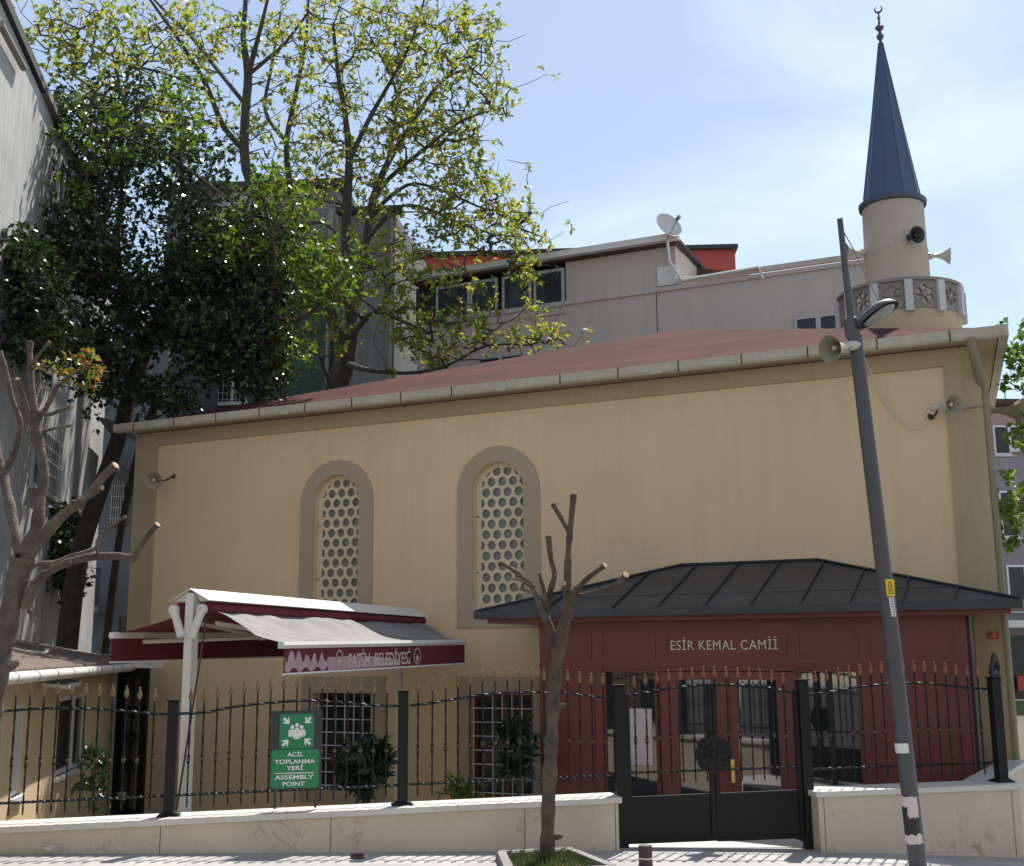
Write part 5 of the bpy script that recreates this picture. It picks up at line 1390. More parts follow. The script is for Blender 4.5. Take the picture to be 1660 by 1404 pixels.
# --- houses across the street, behind the camera (seen in the glass)
op = empty('street_house', (-3, -9.6, 0)); tag(op, 'pale house across the street, reflected in the glass of the mosque door', 'building')
MB().box(-14, 6, -8, 0, 0, 12).build('wall', M['farwall'], op)
for i in range(7):
    for j in range(3):
        x = -13+i*2.7; z = 1.2+j*3.1; w_ = MB(); w_.box(x, x+1.3, .001, .06, z, z+1.5); w_ = w_.build('window', M['pvc'], op); MB().box(x+.08, x+1.22, .062, .07, z+.08, z+1.42).build('pane', M['glassdull'], w_)
op2 = empty('street_house', (10.5, -9.6, 0)); tag(op2, 'plain house across the street, reflected in the glass of the right porch window', 'building')
MB().box(-7, 10, -8, 0, 0, 11).build('wall', M['farwall'], op2)
for i in range(5):
    for j in range(2):
        x = -6+i*3; z = 1.2+j*3.3; w_ = MB(); w_.box(x, x+1.4, .001, .06, z, z+1.6); w_ = w_.build('window', M['pvc'], op2); MB().box(x+.08, x+1.32, .062, .07, z+.08, z+1.52).build('pane', M['glassdull'], w_)

# ================================================================ LAMP POST
LY = 10.55
pb_ = FE.i @ at_y(1492, 1425, LY-.12)
def lp(px, py): return at_y(px, py, LY)
base = at_y(1497, 1440, LY); zsw = gz((FE.i @ base).x); t_ = (zsw-EYE.z)/ray(1496, 1440).z
base = lp(1494, 1420); base.z = zsw
lo = empty('lamp_post', base); tag(lo, 'leaning grey steel lamp post with stickers in front of the right marble wall', 'lamp post')
u_ = LY/F_PX
def P_(px, py): return tuple(lp(px, py)-base)
bot = lp(1485, 1380); top = lp(1386, 545)
dirn = (bot-top).normalized(); tt = (bot.z-zsw)/-dirn.z; foot = bot+dirn*tt
base_off = foot-base
lo.location = foot; base = foot
b = MB(); b.tube([(0, 0, 0), P_(1483.5, 1360), P_(1440, 985), P_(1386, 545)], [13.6*u_, 13.3*u_, 12.6*u_, 11.4*u_], 16); b.build('lower_pole', M['pole'], lo, smooth=True)
b = MB(); b.tube([P_(1383, 540), P_(1372, 450), P_(1361.5, 355)], [7.0*u_, 5.6*u_, 4.8*u_], 12); b.build('upper_pole', M['pole'], lo, smooth=True)
b = MB(); b.tube([P_(1383, 552), P_(1383, 545), P_(1379, 518), P_(1378.5, 514)], [9*u_, 12.5*u_, 12.5*u_, 8*u_], 14); 
b.tube([P_(1385, 536), P_(1392, 532)], 7*u_, 8); b.build('collar', M['pole'], lo, smooth=True)
b = MB(); b.lathe([(.16, 0), (.16, .02), (.09, .03)], 16, o=(0, 0, 0)); b.build('base_plate', M['pole'], lo)
# luminaire
lum = bpy.data.objects.new('luminaire', None); COL.objects.link(lum); lum.parent = lo
pa_, pb2 = Vector(P_(1390, 531)), Vector(P_(1447, 505)); ax = (pb2-pa_).normalized(); 
sd_ = ax.cross(Vector((0, 0, 1))).normalized(); up = sd_.cross(ax)
dn = (Vector((0, -.35, -.3))).normalized()
def ell(mb, c, L1, Wd, h1, h2, n=18, m=8, shrink=1.0):
    vs = []; fs = []
    for i in range(m+1):
        t = i/m; rr = math.cos(t*math.pi/2)
        for k in range(n):
            a = 2*math.pi*k/n; xx = math.cos(a); wdth = Wd*(1+.28*xx)
            vs.append(c+ax*(L1*xx*rr)+sd_*(wdth*math.sin(a)*rr)+up*(lerp(h1, h2, math.sin(t*math.pi/2))))
    for i in range(m):
        for k in range(n): fs.append((i*n+k, i*n+(k+1) % n, (i+1)*n+(k+1) % n, (i+1)*n+k))
    mb.add(vs, fs)
ax = Vector((.66, -.62, .42)).normalized(); sd_ = ax.cross(Vector((0, 0, 1))).normalized(); up = sd_.cross(ax)
cN = at_y(1421, 512, LY-.17)-base
b = MB(); ell(b, cN, 40*u_, 19*u_, 0, 19*u_); b.tube([Vector(P_(1388, 532)), cN-ax*34*u_+up*2*u_], [.03, .035], 8); b.build('lamp_head', M['pole'], lum, smooth=True)
b = MB(); ell(b, cN, 41*u_, 20*u_, -1.5*u_, 2.5*u_, m=2); b.build('lamp_rim', M['iron'], lum)
b = MB(); ell(b, cN+ax*4*u_, 30*u_, 15*u_, -1*u_, -9*u_); b.build('lamp_bowl', M['lampglass'], lum, smooth=True)
# plates and stickers
def band(py0, py1, mat, name, grow=1.03, a0=0, a1=360, tilt=0):
    def ctr(py): 
        t = (py-545)/(1380-545); c = top.lerp(bot, t); r_ = interp([545, 985, 1360], [11.4, 12.6, 13.3], py)*u_; return c-base, r_
    c0, r0 = ctr(py0); c1, r1 = ctr(py1); n = 20; vs = []; fs = []
    dd_ = (c1-c0).normalized(); uu = Vector((1, 0, 0)); uu = (uu-dd_*uu.dot(dd_)).normalized(); vv = dd_.cross(uu)
    for k in range(n+1):
        a = R(lerp(a0, a1, k/n)); e_ = uu*math.cos(a)+vv*math.sin(a)
        vs += [c0+e_*r0*grow, c1+e_*r1*grow]
    for k in range(n): fs.append((2*k, 2*k+2, 2*k+3, 2*k+1))
    return MB().add(vs, fs).build(name, mat, lo, smooth=True), ctr, uu, vv
def flat_plate(px0, px1, py0, py1, mat, name, dy=-.08, th=.003, parent=None):
    c_ = [lp(*q)-base+Vector((0, dy, 0)) for q in ((px0[0], py1), (px1[0], py1), (px1[1], py0), (px0[1], py0))]
    vs = c_+[c+Vector((0, th, 0)) for c in c_]
    return MB().add(vs, [(0,1,2,3), (7,6,5,4), (0,4,5,1), (1,5,6,2), (2,6,7,3), (3,7,4,0)]).build(name, mat, parent or lo)
yp = flat_plate((1433, 1430.5), (1446.5, 1445), 940, 967.5, M['yellow'], 'warning_plate')
flat_plate((1434.5, 1437.7), (1442.7, 1438.3), 942.5, 951.5, M['black'], 'warning_triangle', dy=-.0815, th=.001, parent=yp)
flat_plate((1436.3, 1437.9), (1441.0, 1438.2), 945.2, 950.3, M['yellow'], 'warning_triangle', dy=-.083, th=.001, parent=yp)
for k_i, (t_, y_, w_) in enumerate((('DİKKAT', 955.2, 9.5), ('220 V', 958.9, 7), ('TEHLİKE', 962.5, 10.5))):
    c = lp(1438.9+k_i*.5, y_)-base; t = text_obj('warning_lettering', t_, .02, M['black'], yp, (c.x, c.y-.083, c.z), ext=.0005)
    xs_ = [v.co.x for v in t.data.vertices]; m0 = (max(xs_)+min(xs_))/2; ks = w_*u_/(max(xs_)-min(xs_))
    for v in t.data.vertices: v.co.x = c.x+(v.co.x-m0)*ks
ns = flat_plate((1441, 1436.5), (1448.5, 1444.5), 969, 1000, M['whitepaint'], 'number_sticker', dy=-.075)
for k, ch in enumerate('ERBZ090'):
    c = lp(1440.9+k*.62, 971.5+k*4.3)-base; text_obj('sticker_number', ch, .030, M['black'], ns, (c.x, c.y-.079, c.z), rot=(R(90), R(90), 0), ext=.0005)
band(1215, 1230, M['whitepaint'], 'white_tape', 1.02)
# torn posters low on the pole
rnd = random.Random(4)
def torn(py0, py1, a0, a1, mat, name, grow, seed):
    rn_ = random.Random(seed); o, ctr, uu, vv = band(py0, py0+1, mat, 'x', grow); bpy.data.objects.remove(o)
    n, m = 22, 10; vs = []; fs = []
    for j in range(m+1):
        for k in range(n+1):
            py = lerp(py0, py1, j/m); 
            if j in (0, m): py += rn_.uniform(-2.5, 2.5)
            a = R(lerp(a0, a1, k/n)+(rn_.uniform(-5, 5) if k in (0, n) else 0)); c, r_ = ctr(py); vs.append(c+(uu*math.cos(a)+vv*math.sin(a))*r_*grow)
    for j in range(m):
        for k in range(n): a = j*(n+1)+k; fs.append((a, a+1, a+n+2, a+n+1))
    return MB().add(vs, fs).build(name, mat, lo)
# front of the pole is where e points to -y
torn(1298, 1364, 0, 360, M['black'], 'torn_poster', 1.02, 1)
torn(1296, 1311, 0, 360, M['paper'], 'torn_paper', 1.035, 2); torn(1354, 1366, 0, 360, M['paper'], 'torn_paper', 1.035, 3)
torn(1310, 1328, 60, 130, M['paper'], 'torn_paper', 1.04, 4); torn(1322, 1345, 235, 262, M['paper'], 'torn_paper', 1.04, 6); torn(1328, 1338, 250, 285, M['redrender'], 'torn_paper', 1.05, 7)
torn(1310, 1330, 240, 268, M['paper'], 'torn_paper', 1.04, 5); torn(1340, 1358, 225, 250, M['paper'], 'torn_paper', 1.04, 9)
# horn on the lamp post
hp_ = lp(1378, 565)
horn(hp_+Vector((-.03, -.09, 0)), Vector((-1, -.75, -.3)), .30, .125, 'square cream horn loudspeaker clamped to the lamp post', M['hornw'], bracket=(.06, .06, .0))
# cables near the pole
c1 = MB()
pts = [lp(1369, 378), at_y(1384, 405, 11.5), at_y(1410, 460, 13), at_y(1430, 500, 14.2)]
c1.tube(pts, .006, 5); tag(c1.build('overhead_cable', M['wire']), 'thin cable running from the lamp post top towards the minaret', 'cable')
c2 = MB(); ptc = [(1398, 570), (1412, 605), (1425, 632), (1440, 658), (1455, 677), (1470, 690), (1482, 695), (1492, 693), (1502, 685)]
c2.tube([MO.w(*(lambda a: (a[0], -.04, a[1]))(MO.hit(x, y, -.04))) for x, y in ptc], .008, 5); tag(c2.build('hanging_cable', M['wirew']), 'loose curved cable hanging on the cream wall right of the lamp post', 'cable')

# ================================================================ BOLLARDS, TREE PIT, LITTER
def bollard(px, py, label, h=.55, rw_=11.5):
    Y = 10.3; c = at_y(px, py, Y); xg = (FE.i @ c).x; z0 = gz(xg); 
    o = empty('bollard', (c.x, c.y, z0)); tag(o, label, 'bollard', 'bollards on the sidewalk')
    r_ = rw_*Y/F_PX*.92; H = c.z-z0
    b = MB(); b.lathe([(r_*1.05, 0), (r_*1.02, .02), (r_, .03), (r_, H-.02), (r_*.96, H-.004), (r_*.8, H), (0.0001, H+.004)], 20); b.build('bollard_body', M['brownfascia'], o, smooth=True)
    for z in (H-.10, H-.22):
        b = MB(); b.lathe([(r_*1.0, z-.006), (r_*1.03, z-.005), (r_*1.03, z+.005), (r_*1.0, z+.006)], 20); b.build('white_ring', M['whitemetal'], o)
    b = MB(); b.lathe([(r_*.97, H-.0035), (r_*.97, H+.004), (0.0001, H+.008)], 20); b.build('cap', M['pole'], o)
bollard(1046, 1371, 'black and white ringed bollard in front of the iron gate')
bollard(579, 1400, 'top of a dark bollard at the bottom edge below the green sign')
tcen = at_y(882, 1395, 10.25); tx_ = (FE.i @ tcen)
pit = FE.root('tree_pit', tx_.x, tx_.y-.22, gz(tx_.x)); tag(pit, 'stone edged planting pit with grass round the pollarded tree', 'tree pit')
b = MB()
for a in ((-.62, .62, -.55, -.45), (-.52, .42, .35, .45)): b.bevbox(a[0], a[1], a[2], a[3], -.02, .09, .015)
split_build(b, 'kerb_stone', M['kerb'], pit)
b = MB(); b.hexa([(-.62, -.45, -.02), (-.52, -.45, -.02), (-.42, .36, -.02), (-.52, .36, -.02), (-.62, -.45, .09), (-.52, -.45, .09), (-.42, .36, .09), (-.52, .36, .09)]); b.hexa([(.52, -.45, -.02), (.62, -.45, -.02), (.42, .36, -.02), (.32, .36, -.02), (.52, -.45, .09), (.62, -.45, .09), (.42, .36, .09), (.32, .36, .09)]); split_build(b, 'kerb_stone', M['kerb'], pit)
MB().add([(-.54, -.45, .03), (.54, -.45, .03), (.36, .36, .03), (-.44, .36, .03)], [(0,1,2,3)]).build('soil', M['soil'], pit)
rnd = random.Random(11); gv = []; gf = []
for i in range(1600):
    x = rnd.uniform(-.42, .42); y = rnd.uniform(-.42, .34); h = rnd.uniform(.02, .09)*(1.2 if y > 0 else .9); a = rnd.uniform(0, 6.28); lean = rnd.uniform(.0, .06)
    w_ = .005; k = len(gv)
    gv += [(x-w_*math.cos(a), y-w_*math.sin(a), .03), (x+w_*math.cos(a), y+w_*math.sin(a), .03), (x+lean*math.sin(a), y+lean*math.cos(a), .03+h)]; gf.append((k, k+1, k+2))
gs = MB().add(gv, gf).build('grass', M['grassy']); gs.location = pit.location; gs.rotation_euler = pit.rotation_euler; pit.scale = (.72, 1, 1); gs.scale = (.72, 1, 1); tag(gs, 'short green grass in the tree pit', 'grass', kind='stuff')
lc = FE.w(*(lambda a: (a[0], -.28, gz(a[0])))(FE.hit(82, 1385, -.28)))
rnd = random.Random(2); b = MB()
for i in range(7):
    p0 = Vector((rnd.uniform(-.08, .08), rnd.uniform(-.03, .03), rnd.uniform(.01, .08))); vs = [p0+Vector((rnd.uniform(-.06, .06), rnd.uniform(-.04, .04), rnd.uniform(-.02, .05))) for _ in range(3)]; vs = [(v.x, v.y, max(.002, v.z)) for v in vs]; b.add(vs, [(0,1,2)])
o = b.build('litter', M['paper']); o.location = lc; tag(o, 'crumpled scrap of litter at the foot of the marble wall', 'litter')

# ================================================================ FOLIAGE HELPERS
def leaf_arrays(centers, n_per, spread, size, rng, rosette=5, droop=.2, asp=.42, jitter=.35):
    """rosettes of pointed leaves scattered round each centre; returns verts, faces"""
    C_ = np.asarray(centers, float); N = len(C_); tot = N*n_per
    pc = np.repeat(C_, n_per, axis=0)+rng.normal(0, 1, (tot, 3))*spread
    pc = np.repeat(pc, rosette, axis=0); M_ = len(pc)
    ax = rng.normal(0, 1, (tot, 3)); ax /= np.linalg.norm(ax, axis=1)[:, None]; ax = np.repeat(ax, rosette, axis=0)
    d = rng.normal(0, 1, (M_, 3)); d += ax*.5; d[:, 2] -= droop; d /= np.linalg.norm(d, axis=1)[:, None]
    nrm = rng.normal(0, 1, (M_, 3))*.8+np.array([0, 0, .9]); s = np.cross(d, nrm); s /= (np.linalg.norm(s, axis=1)[:, None]+1e-9)
    L_ = size*(1+rng.uniform(-jitter, jitter, (M_, 1))); up = np.cross(s, d)
    a = pc; b_ = pc+d*L_*.45+s*L_*asp*.5+up*L_*.08; t = pc+d*L_; c = pc+d*L_*.45-s*L_*asp*.5+up*L_*.08
    v = np.stack([a, b_, t, c], axis=1).reshape(-1, 3); f = np.arange(M_*4).reshape(-1, 4)
    return v, f
def np_mesh(name, v, f, mat, parent, origin):
    me = bpy.data.meshes.new(name); v = v-np.array(origin)
    me.vertices.add(len(v)); me.vertices.foreach_set('co', v.astype(np.float32).ravel())
    me.loops.add(f.size); me.loops.foreach_set('vertex_index', f.astype(np.int32).ravel())
    me.polygons.add(len(f)); me.polygons.foreach_set('loop_start', np.arange(0, f.size, f.shape[1], dtype=np.int32)); me.polygons.foreach_set('loop_total', np.full(len(f), f.shape[1], dtype=np.int32))
    me.update(); me.validate(); me.materials.append(mat)
    o = bpy.data.objects.new(name, me); COL.objects.link(o); o.parent = parent
    return o
def grow(skel, att, rng, wander=.12, maxstep=.6):
    """connect every attractor to the nearest skeleton node by a slightly bent twig; returns list of twigs"""
    nodes = [tuple(p) for p in skel]; arr = np.array(nodes, float); parent_n = [None]*len(nodes)
    buf = np.zeros((len(arr)+len(att)*8, 3)); buf[:len(arr)] = arr; cnt = len(arr)
    att = np.array(att, float)
    dmin = np.min(np.linalg.norm(att[:, None, :]-arr[None, ::max(1, len(arr)//200), :], axis=2), axis=1)
    order = np.argsort(dmin); twigs = []
    for i in order:
        p = att[i]; dd = buf[:cnt]-p; q = np.einsum('ij,ij->i', dd, dd)+np.maximum(0, buf[:cnt, 2]-p[2])*1.2; j = int(np.argmin(q)); a = buf[j].copy()
        L_ = np.linalg.norm(p-a)
        if L_ < 1e-4: continue
        n = max(1, int(L_/maxstep)+1); pts = [a]; off = rng.normal(0, wander*L_, 3); off[2] = -abs(off[2])*.3+rng.normal(0, .3*wander*L_)
        for k in range(1, n+1):
            t = k/n; pts.append(a+(p-a)*t+off*math.sin(math.pi*t)+(rng.normal(0, .03*L_, 3) if k < n else 0))
        base_i = cnt
        for k in range(1, n+1): buf[cnt] = pts[k]; cnt += 1
        twigs.append((j, base_i, pts))
    return twigs, cnt
def tree_mesh(limbs, att, rng, r_tip, expo=2.3, sides=5, wander=.12, rmax=.06, minr=0):
    """limbs: list of (points, radii).  returns MB of wood"""
    mb = MB(); skel = []
    for pts, rad in limbs:
        P = [Vector(p) for p in pts]; n = len(P); dense = []; dr = []
        for i in range(n-1):
            m = max(2, int((P[i+1]-P[i]).length/.35))
            for k in range(m):
                t = k/m; a = P[max(0, i-1)]; b_ = P[i]; c = P[i+1]; d = P[min(n-1, i+2)]
                q = .5*((2*b_)+(-a+c)*t+(2*a-5*b_+4*c-d)*t*t+(-a+3*b_-3*c+d)*t**3); dense.append(q); dr.append(lerp(rad[i], rad[i+1], t))
        dense.append(P[-1]); dr.append(rad[-1])
        mb.tube(dense, dr, 9 if rad[0] > .08 else 6)
        skel += [tuple(q) for q, r_ in zip(dense, dr) if True]
    nsk = len(skel)
    twigs, cnt = grow(skel, att, rng, wander) if len(att) else ([], nsk)
    load = np.zeros(cnt); ends = []
    for j, b_, pts in twigs: load[b_+len(pts)-2] += 1; ends.append(pts[-1])
    for j, b_, pts in reversed(twigs):
        for k in range(len(pts)-2, -1, -1):
            idx = b_+k; prev = b_+k-1 if k > 0 else j
            load[prev] += load[idx]
    for j, b_, pts in twigs:
        rr = [r_tip*max(1, load[b_+k])**(1/expo) for k in range(len(pts)-1)]
        rr = [min(rmax, rr[0]*1.05)]+[min(rmax, x) for x in rr]; rr[-1] *= .6
        mb.tube([Vector(p) for p in pts], rr, 4 if rr[0] < .03 else sides, cap=False)
    return mb, ends
def blob_pts(blobs, rng, hollow=.0):
    """blobs: (px,py,radius_px, Y, depth_m, n)"""
    out = []
    for px, py, rp, Y, dep, n in blobs:
        rx = rp if not hasattr(rp, '__len__') else rp[0]; ry = rp if not hasattr(rp, '__len__') else rp[1]
        for _ in range(n):
            while True:
                u = rng.uniform(-1, 1, 3)
                if hollow <= (u**2).sum() <= 1: break
            out.append(tuple(at_y(px+u[0]*rx, py+u[1]*ry, Y+u[2]*dep)))
    return out
def limb(ptsY, u0=None):
    """points as (px,py,Y,rpx)"""
    P = [tuple(at_y(a, b_, Y)) for a, b_, Y, r_ in ptsY]; Rr = [r_*Y/F_PX for a, b_, Y, r_ in ptsY]
    return P, Rr
def make_tree(name, label, cat, limbs, att, wood, leafm, seed, n_per, spread, size, rosette, r_tip=.006, group=None, wander=.12, rmax=.06, droop=.2, asp=.42, skip=0.0, leaf_att=None):
    rng = np.random.default_rng(seed)
    base = Vector(limbs[0][0][0]); o = empty(name, base); tag(o, label, cat, group)
    mb, ends = tree_mesh(limbs, att, rng, r_tip, wander=wander, rmax=rmax)
    mb.build('trunk', wood, o, smooth=True, world=True)
    if n_per:
        e = np.array(ends if leaf_att is None else leaf_att)
        if skip: e = e[rng.uniform(0, 1, len(e)) > skip]
        v, f = leaf_arrays(e, n_per, spread, size, rng, rosette, droop, asp)
        np_mesh('crown', v, f, leafm, o, base)
    return o

# ================================================================ BIG SPRING TREE
Y0 = 30.0
limbs = [
 limb([(500,760,Y0,20), (528,665,Y0,19), (548,620,Y0,18), (560,585,Y0,17), (570,540,Y0,12)]),
 limb([(560,590,Y0,13), (540,520,Y0-.5,11), (500,440,Y0-1,10), (452,370,Y0-1.2,9.5), (408,300,Y0-1.5,9), (396,250,Y0-1.6,8.5), (398,180,Y0-1.6,8), (402,120,Y0-1.5,7.5), (394,60,Y0-1.3,5), (398,0,Y0-1.2,4), (390,-60,Y0-1,3)]),
 limb([(401,125,Y0-1.5,5.5), (412,85,Y0-1.9,4.5), (424,40,Y0-2.2,3.5), (436,-10,Y0-2.4,2.5)]),
 limb([(392,240,Y0-1.6,5.5), (362,205,Y0-2,5), (335,140,Y0-2.4,4.5), (300,80,Y0-2.8,3.6), (240,-5,Y0-3,2.4)]),
 limb([(240,-5,Y0-3,2.4), (220,-60,25.5,2.2), (180,-120,23,1.8), (100,-110,22.3,1.2)]),
 limb([(398,170,Y0-1.6,4), (350,110,Y0-1,3.6), (310,60,Y0-.6,3), (250,0,Y0-.2,2.2)]),
 limb([(335,145,Y0-2.4,3), (270,120,Y0-2.8,2.6), (200,100,26,2.2), (110,50,24.8,1.4)]),
 limb([(362,205,Y0-2,3.2), (300,190,Y0-2.6,2.6), (220,170,26,2.2), (150,150,24.8,1.4)]),
 limb([(404,120,Y0-1.5,4), (440,90,Y0-1.2,3.4), (462,70,Y0-1,2.8), (500,20,Y0-.6,2)]),
 limb([(500,440,Y0-1,7), (480,380,Y0-.2,6.5), (470,300,Y0,6), (465,230,Y0+.4,5), (480,150,Y0+.8,4), (495,70,Y0+1,3), (500,0,Y0+1,2)]),
 limb([(570,540,Y0,10), (566,480,Y0,9), (561,400,Y0-.2,8.5), (563,320,Y0-.3,8), (566,260,Y0-.5,6.5), (560,190,Y0-.6,5), (548,120,Y0-.8,4), (540,40,Y0-1,2.6)]),
 limb([(574,530,Y0,9), (584,460,Y0+.5,8), (594,390,Y0+.8,7.5), (606,320,Y0+1,7), (628,265,Y0+1,5.5), (665,205,Y0+.9,4.2), (700,150,Y0+.8,3.2), (740,110,Y0+.7,2.2)]),
 limb([(606,320,Y0+1,5), (630,290,Y0+.2,4.2), (690,240,Y0-.4,3.2), (750,195,Y0-.8,2.4), (815,175,Y0-1,1.4)]),
 limb([(566,260,Y0-.5,5), (600,190,Y0,4), (640,120,Y0+.4,3), (670,60,Y0+.6,2.2), (690,-10,Y0+.8,1.6)]),
 limb([(465,230,Y0+.4,4), (430,180,Y0+1,3.4), (440,110,Y0+1.5,2.8), (455,20,Y0+1.8,2)]),
 limb([(628,265,Y0+1,4), (640,200,Y0+1.6,3.4), (640,140,Y0+2,3), (600,60,Y0+2,2)]),
 limb([(594,390,Y0+.8,4.5), (640,340,Y0-.6,3.2), (680,335,Y0-1.5,2.8), (740,360,Y0-2.2,2.2), (800,380,Y0-2.6,1.6)]),
 limb([(600,350,Y0+1,4), (660,300,Y0,3), (720,310,Y0-.8,2.4), (790,340,Y0-1.2,1.8), (860,345,Y0-1.5,1.2)]),
 limb([(570,545,Y0,6), (590,520,Y0-1.5,5), (612,505,Y0-2.4,3.6), (650,520,Y0-3,2.6), (700,540,Y0-3.4,2)]),
 limb([(562,590,Y0,6), (600,600,Y0-2.5,4), (660,605,Y0-3.4,3), (720,595,Y0-3.8,2.4), (790,560,Y0-4,2), (860,560,Y0-4.2,1.4)]),
 limb([(540,640,Y0,5), (520,580,Y0-2,3), (500,540,Y0-3,2)]),
 limb([(480,380,Y0-.2,4), (520,360,Y0-1.4,3), (570,400,Y0-2,2.2), (620,440,Y0-2.4,1.5)]),
]
rng = np.random.default_rng(21)
YB = [(170,-120,(120,70),22.8,1.6,70), (60,-90,(60,50),22.0,1.0,30), # px,py,(rx,ry),Y,depth,n
 (110,45,(95,50),24.8,1.8,66), (230,60,(80,60),25.6,2,62), (140,140,(90,60),24.6,1.6,64), (215,205,(80,60),25.2,1.6,62), (330,60,(70,60),Y0-2,2,48), (300,160,(60,60),Y0-2.4,2,40),
 (420,30,(60,50),Y0-1,2.2,40), (470,110,(60,60),Y0,2.2,42), (400,200,(50,60),Y0-1,2,30), (540,50,(70,60),Y0,2.4,60), (550,150,(60,60),Y0,2.4,50), (500,230,(60,60),Y0,2.4,46),
 (640,30,(70,50),Y0+.5,2.4,70), (740,60,(85,60),Y0+.4,2.2,110), (660,120,(70,60),Y0+.4,2.2,70), (780,130,(55,45),Y0-.2,1.8,40), (700,190,(70,50),Y0,2.2,75), (800,168,(30,18),Y0-.9,1,16), (640,230,(60,50),Y0+.4,2.2,56),
 (745,235,(45,35),Y0-.4,1.6,40), (570,250,(60,50),Y0,2.4,46), (600,320,(60,50),Y0,2.2,38), (470,310,(60,50),Y0-.5,2,36), (700,290,(60,40),Y0-.6,1.8,40), (760,310,(60,45),Y0-1,1.6,58), (820,345,(55,35),Y0-1.4,1.4,58),
 (730,360,(50,35),Y0-2,1.4,42), (800,385,(50,22),Y0-2.4,1.2,26), (850,435,(26,28),Y0-2.8,.8,20), (700,430,(45,30),Y0-3,1.2,16), (745,452,(45,18),Y0-3,1,14), (640,420,(50,50),Y0-2,1.6,30), (590,420,(50,50),Y0-1.8,1.6,28),
 (680,540,(50,35),Y0-3.4,1.2,44), (640,490,(40,40),Y0-3,1.2,22), (760,500,(60,30),Y0-3.6,1,24), (790,545,(50,26),Y0-3.9,.8,26), (870,545,(35,22),Y0-4.2,.7,24), (720,580,(40,20),Y0-3.7,.8,16), (560,470,(40,50),Y0-2,1.4,24), (520,430,(40,40),Y0-1.6,1.4,24),
 (430,430,(60,50),Y0-2.5,1.4,50), (880,388,(14,8),Y0-1.6,.4,7), (540,560,(50,40),Y0-2.6,1.2,14), (460,520,(45,50),Y0-2.8,1.2,24)]
att = blob_pts(YB, rng)
rng2 = np.random.default_rng(77); att = att+[tuple(np.array(a)+rng2.normal(0, .45, 3)) for a in att if rng2.uniform() < .75]
bigt = make_tree('spring_tree', 'tall spring tree with yellow green young leaves and open branches rising behind the mosque', 'tree', limbs, att, M['bark2'], M['yg'], 5, 2, .13, .15, 6, r_tip=.009, wander=.14, rmax=.09, asp=.5, skip=.40)

# ================================================================ DARK GLOSSY TREE
Y1 = 21.6
limbs = [
 limb([(100,1130,Y1,18), (112,1010,Y1,17), (128,900,Y1,15.5), (160,800,Y1,14), (192,710,Y1,13), (215,620,Y1,13), (240,560,Y1,11), (262,500,Y1,9)]),
 limb([(262,500,Y1,8), (290,420,Y1+.2,6.5), (300,340,Y1+.4,5), (290,250,Y1+.4,4)]),
 limb([(240,560,Y1,8), (200,470,Y1-.2,6), (190,380,Y1-.3,5), (200,290,Y1-.3,4), (190,200,Y1-.3,3)]),
 limb([(262,500,Y1,7), (330,450,Y1-.4,5), (390,420,Y1-.6,4), (440,430,Y1-.8,3)]),
 limb([(215,620,Y1,7), (150,540,Y1-1.2,5.5), (90,470,Y1-2.2,4), (40,440,Y1-3.2,3)]),
 limb([(250,530,Y1,5), (320,540,Y1-.8,4), (380,570,Y1-1.2,3)]),
 limb([(205,650,Y1,4), (250,640,Y1-1,2.5), (290,645,Y1-1.5,2)]),
]
rng = np.random.default_rng(22)
DB = [(170,240,(80,70),Y1,1.6,90), (250,250,(70,60),Y1,1.6,60), (330,260,(55,50),Y1,1.4,34), (150,320,(50,50),Y1,1.6,60), (300,330,(60,50),Y1,1.4,60), (205,340,(60,50),Y1,1.2,26),
 (115,400,(65,60),Y1-1.2,1.2,140), (30,450,(60,70),Y1-3.4,1.0,150), (180,440,(70,60),Y1,1.8,120), (330,420,(80,60),Y1-.2,1.8,190), (420,440,(65,60),Y1-.6,1.4,150), (400,370,(60,40),Y1-.3,1.2,60),
 (250,500,(80,60),Y1,1.8,150), (50,540,(75,50),Y1-3,1.1,130), (20,400,(40,30),Y1-3.4,.6,20), (160,560,(75,50),Y1-1.2,1.3,130), (330,530,(80,50),Y1-.7,1.6,150), (420,520,(60,60),Y1-1,1.2,120), (410,590,(55,45),Y1-1.2,1,80), (350,585,(40,30),Y1-1.2,1,34),
 (270,645,(55,22),Y1-1.5,.8,46), (170,620,(50,30),Y1-1,1,40), (440,620,(30,30),Y1-1.3,.8,18), (210,150,(50,40),Y1,1,22), (110,180,(40,40),Y1-.2,1,26)]
att = blob_pts(DB, rng)
make_tree('evergreen_tree', 'dark evergreen tree with dense glossy leaves between the pale building and the mosque', 'tree', limbs, att, M['barkdark'], M['dkleaf'], 6, 5, .19, .105, 5, r_tip=.008, wander=.12, rmax=.07, asp=.6)
